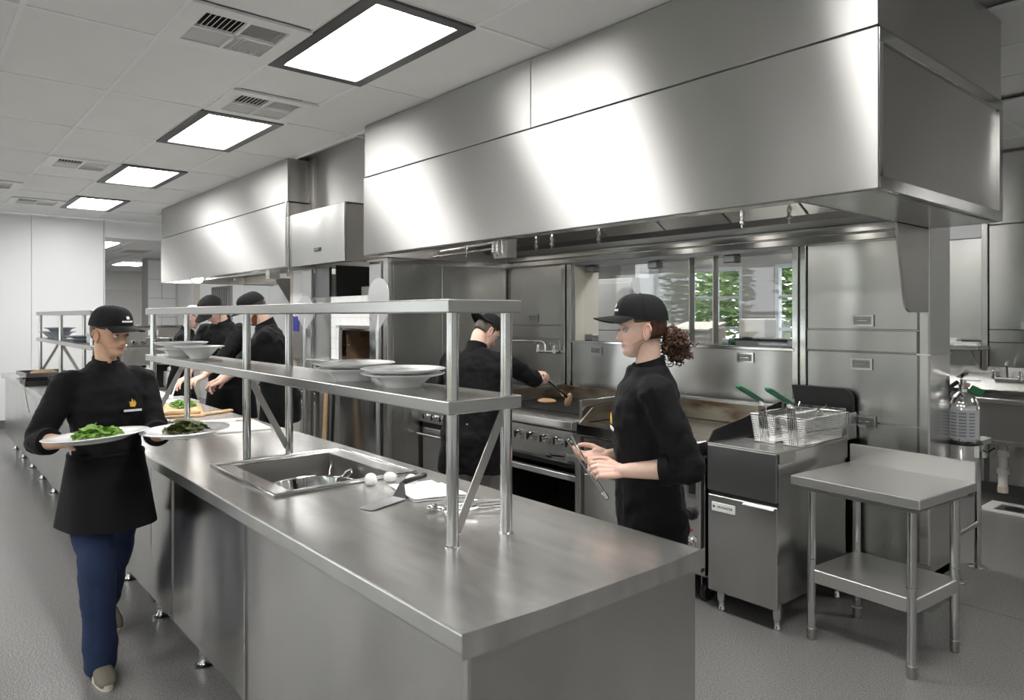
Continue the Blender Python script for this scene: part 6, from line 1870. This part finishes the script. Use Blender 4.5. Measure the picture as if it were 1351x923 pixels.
# cook facing him, head bent
d_t, d_tips, dM, dH = person('person in black cap with head bent down, facing the bearded cook', (-7.00, 2.42, 0), R(-58), H=1.86, lean=14, head=(-12, 34, 0),
    hands=((-6.60, 1.98, 1.02), (-6.78, 1.93, 1.02)), palms=((0, -.2, -1), (0, .2, -1)), hand_dirs=((.3, -.7, -.2), (.4, -.6, -.2)), curls=((.4, .45, .5, .5), (.4, .45, .5, .5)),
    skin=SKIN, trousers=DARKT, coat_hem=.72, cuff=.3, hair='short', beard=False, apron=.6, coatw=1.08, detail=.5, shoes=SHOEB)
# third cook in a white cap
e_t, e_tips, eM, eH = person('person in white cap and black jacket, in profile, beyond the two black capped cooks', (-8.42, 2.36, 0), R(62), H=1.74, fem=True, lean=8, head=(0, 14, 0),
    hands=((-8.05, 2.85, 1.0), (-7.95, 2.78, 1.0)), palms=((0, 0, -1), (0, 0, -1)), skin=SKIN, trousers=DARKT, coat_hem=.74, hair='tied', cap=CAPW, detail=.5, logo=False, shoes=SHOEB)

# carried plates with salad
def carried(x, y, z, r, tilt, label, seed, food):
    t = thing('plate', label, 'plate', (x, y, z), rot=tilt, group=None)
    k = r / .155
    part('dish', MB().lathe([(.060 * k, 0), (.085 * k, 0), (.095 * k, .006), (.13 * k, .020), (.155 * k, .026), (.157 * k, .029), (.152 * k, .031), (.126 * k, .025), (.09 * k, .011), (.001, .009)], (0, 0, 0), 44), CERAMIC, t, smooth=40, local=True)
    s_ = thing('salad', food, 'salad', (x, y, z + .012), rot=tilt)
    part('leaves', leaf_heap((0, 0, .008), r * .55, r * .42, .045, 160, .026, .3, seed), LEAF if seed == 21 else DARKLEAF, s_, local=True, kind='stuff')
DARKLEAF = two_tone('dark_salad_green', (.04, .07, .015), (.12, .14, .04), 14, .5)
carried(-3.36, .615, 1.105, .195, (R(3), R(-3), 0), 'large white plate of pale green salad carried across the walking person\'s waist', 21, 'pale green leaf salad on the large carried plate')
carried(-3.30, .945, 1.10, .180, (R(2), 0, 0), 'white plate of dark greens carried over the island edge', 22, 'dark green salad on the plate over the island edge')

# tongs in the woman's hands
def hand_tongs(a, b, open_, m_, label, grip_side, tips=True):
    a, b = V(a), V(b); d = (b - a).normalized(); u = d.cross(V(grip_side)).normalized(); v = u.cross(d)
    t = thing('tongs', label, 'tongs', tuple(a))
    L = (b - a).length
    for sgn in (1, -1):
        rows = []
        for i in range(11):
            f = i / 10
            c = a + d * L * f + v * sgn * (open_ * f * (1 - .15 * f) + .003)
            w = .010 * (1 - .35 * f) + (.006 if f > .85 else 0)
            rows.append([c - u * w, c + v * sgn * .004, c + u * w])
        part('arm', MB().sheet(rows, .0016), m_, t, smooth=60)
    part('spring_end', MB().obox(a - d * .012, (.012, .009, .016), Mx((u, v, d)).transposed()), m_, t, bevel=.003)
    return t
hand_tongs((-1.748, 1.925, .985), (-1.845, 1.848, 1.178), .008, STEEL_TUBE, 'steel tongs held in the hands of the person by the griddle', (.6, .7, 0))
tt = hand_tongs((-3.635, 3.40, 1.195), (-3.715, 3.69, 1.035), .014, STEEL_TUBE, 'steel tongs gripped by the person at the grill', (.7, -.5, .2))
t = thing('chicken_piece', 'piece of chicken hanging from the tongs above the grate', 'chicken', (-3.73, 3.71, .99))
part('meat', MB().ell((-3.715, 3.715, 1.005), (.022, .030, .058), Mx.Rotation(R(18), 3, 'Y'), 14, 10), CHK, t, smooth=180)
t = thing('spoon', 'pale plastic spoon held over the pizza by the bearded cook', 'spoon', (-6.2, 1.75, 1.0))
part('stick', MB().tube([(-6.33, 1.74, 1.06), (-6.24, 1.68, .965)], .007, 8), WHITE_PL, t, smooth=50)
part('bowl', MB().ell((-6.225, 1.668, .952), (.018, .016, .012), None, 10, 8), WHITE_PL, t, smooth=60)
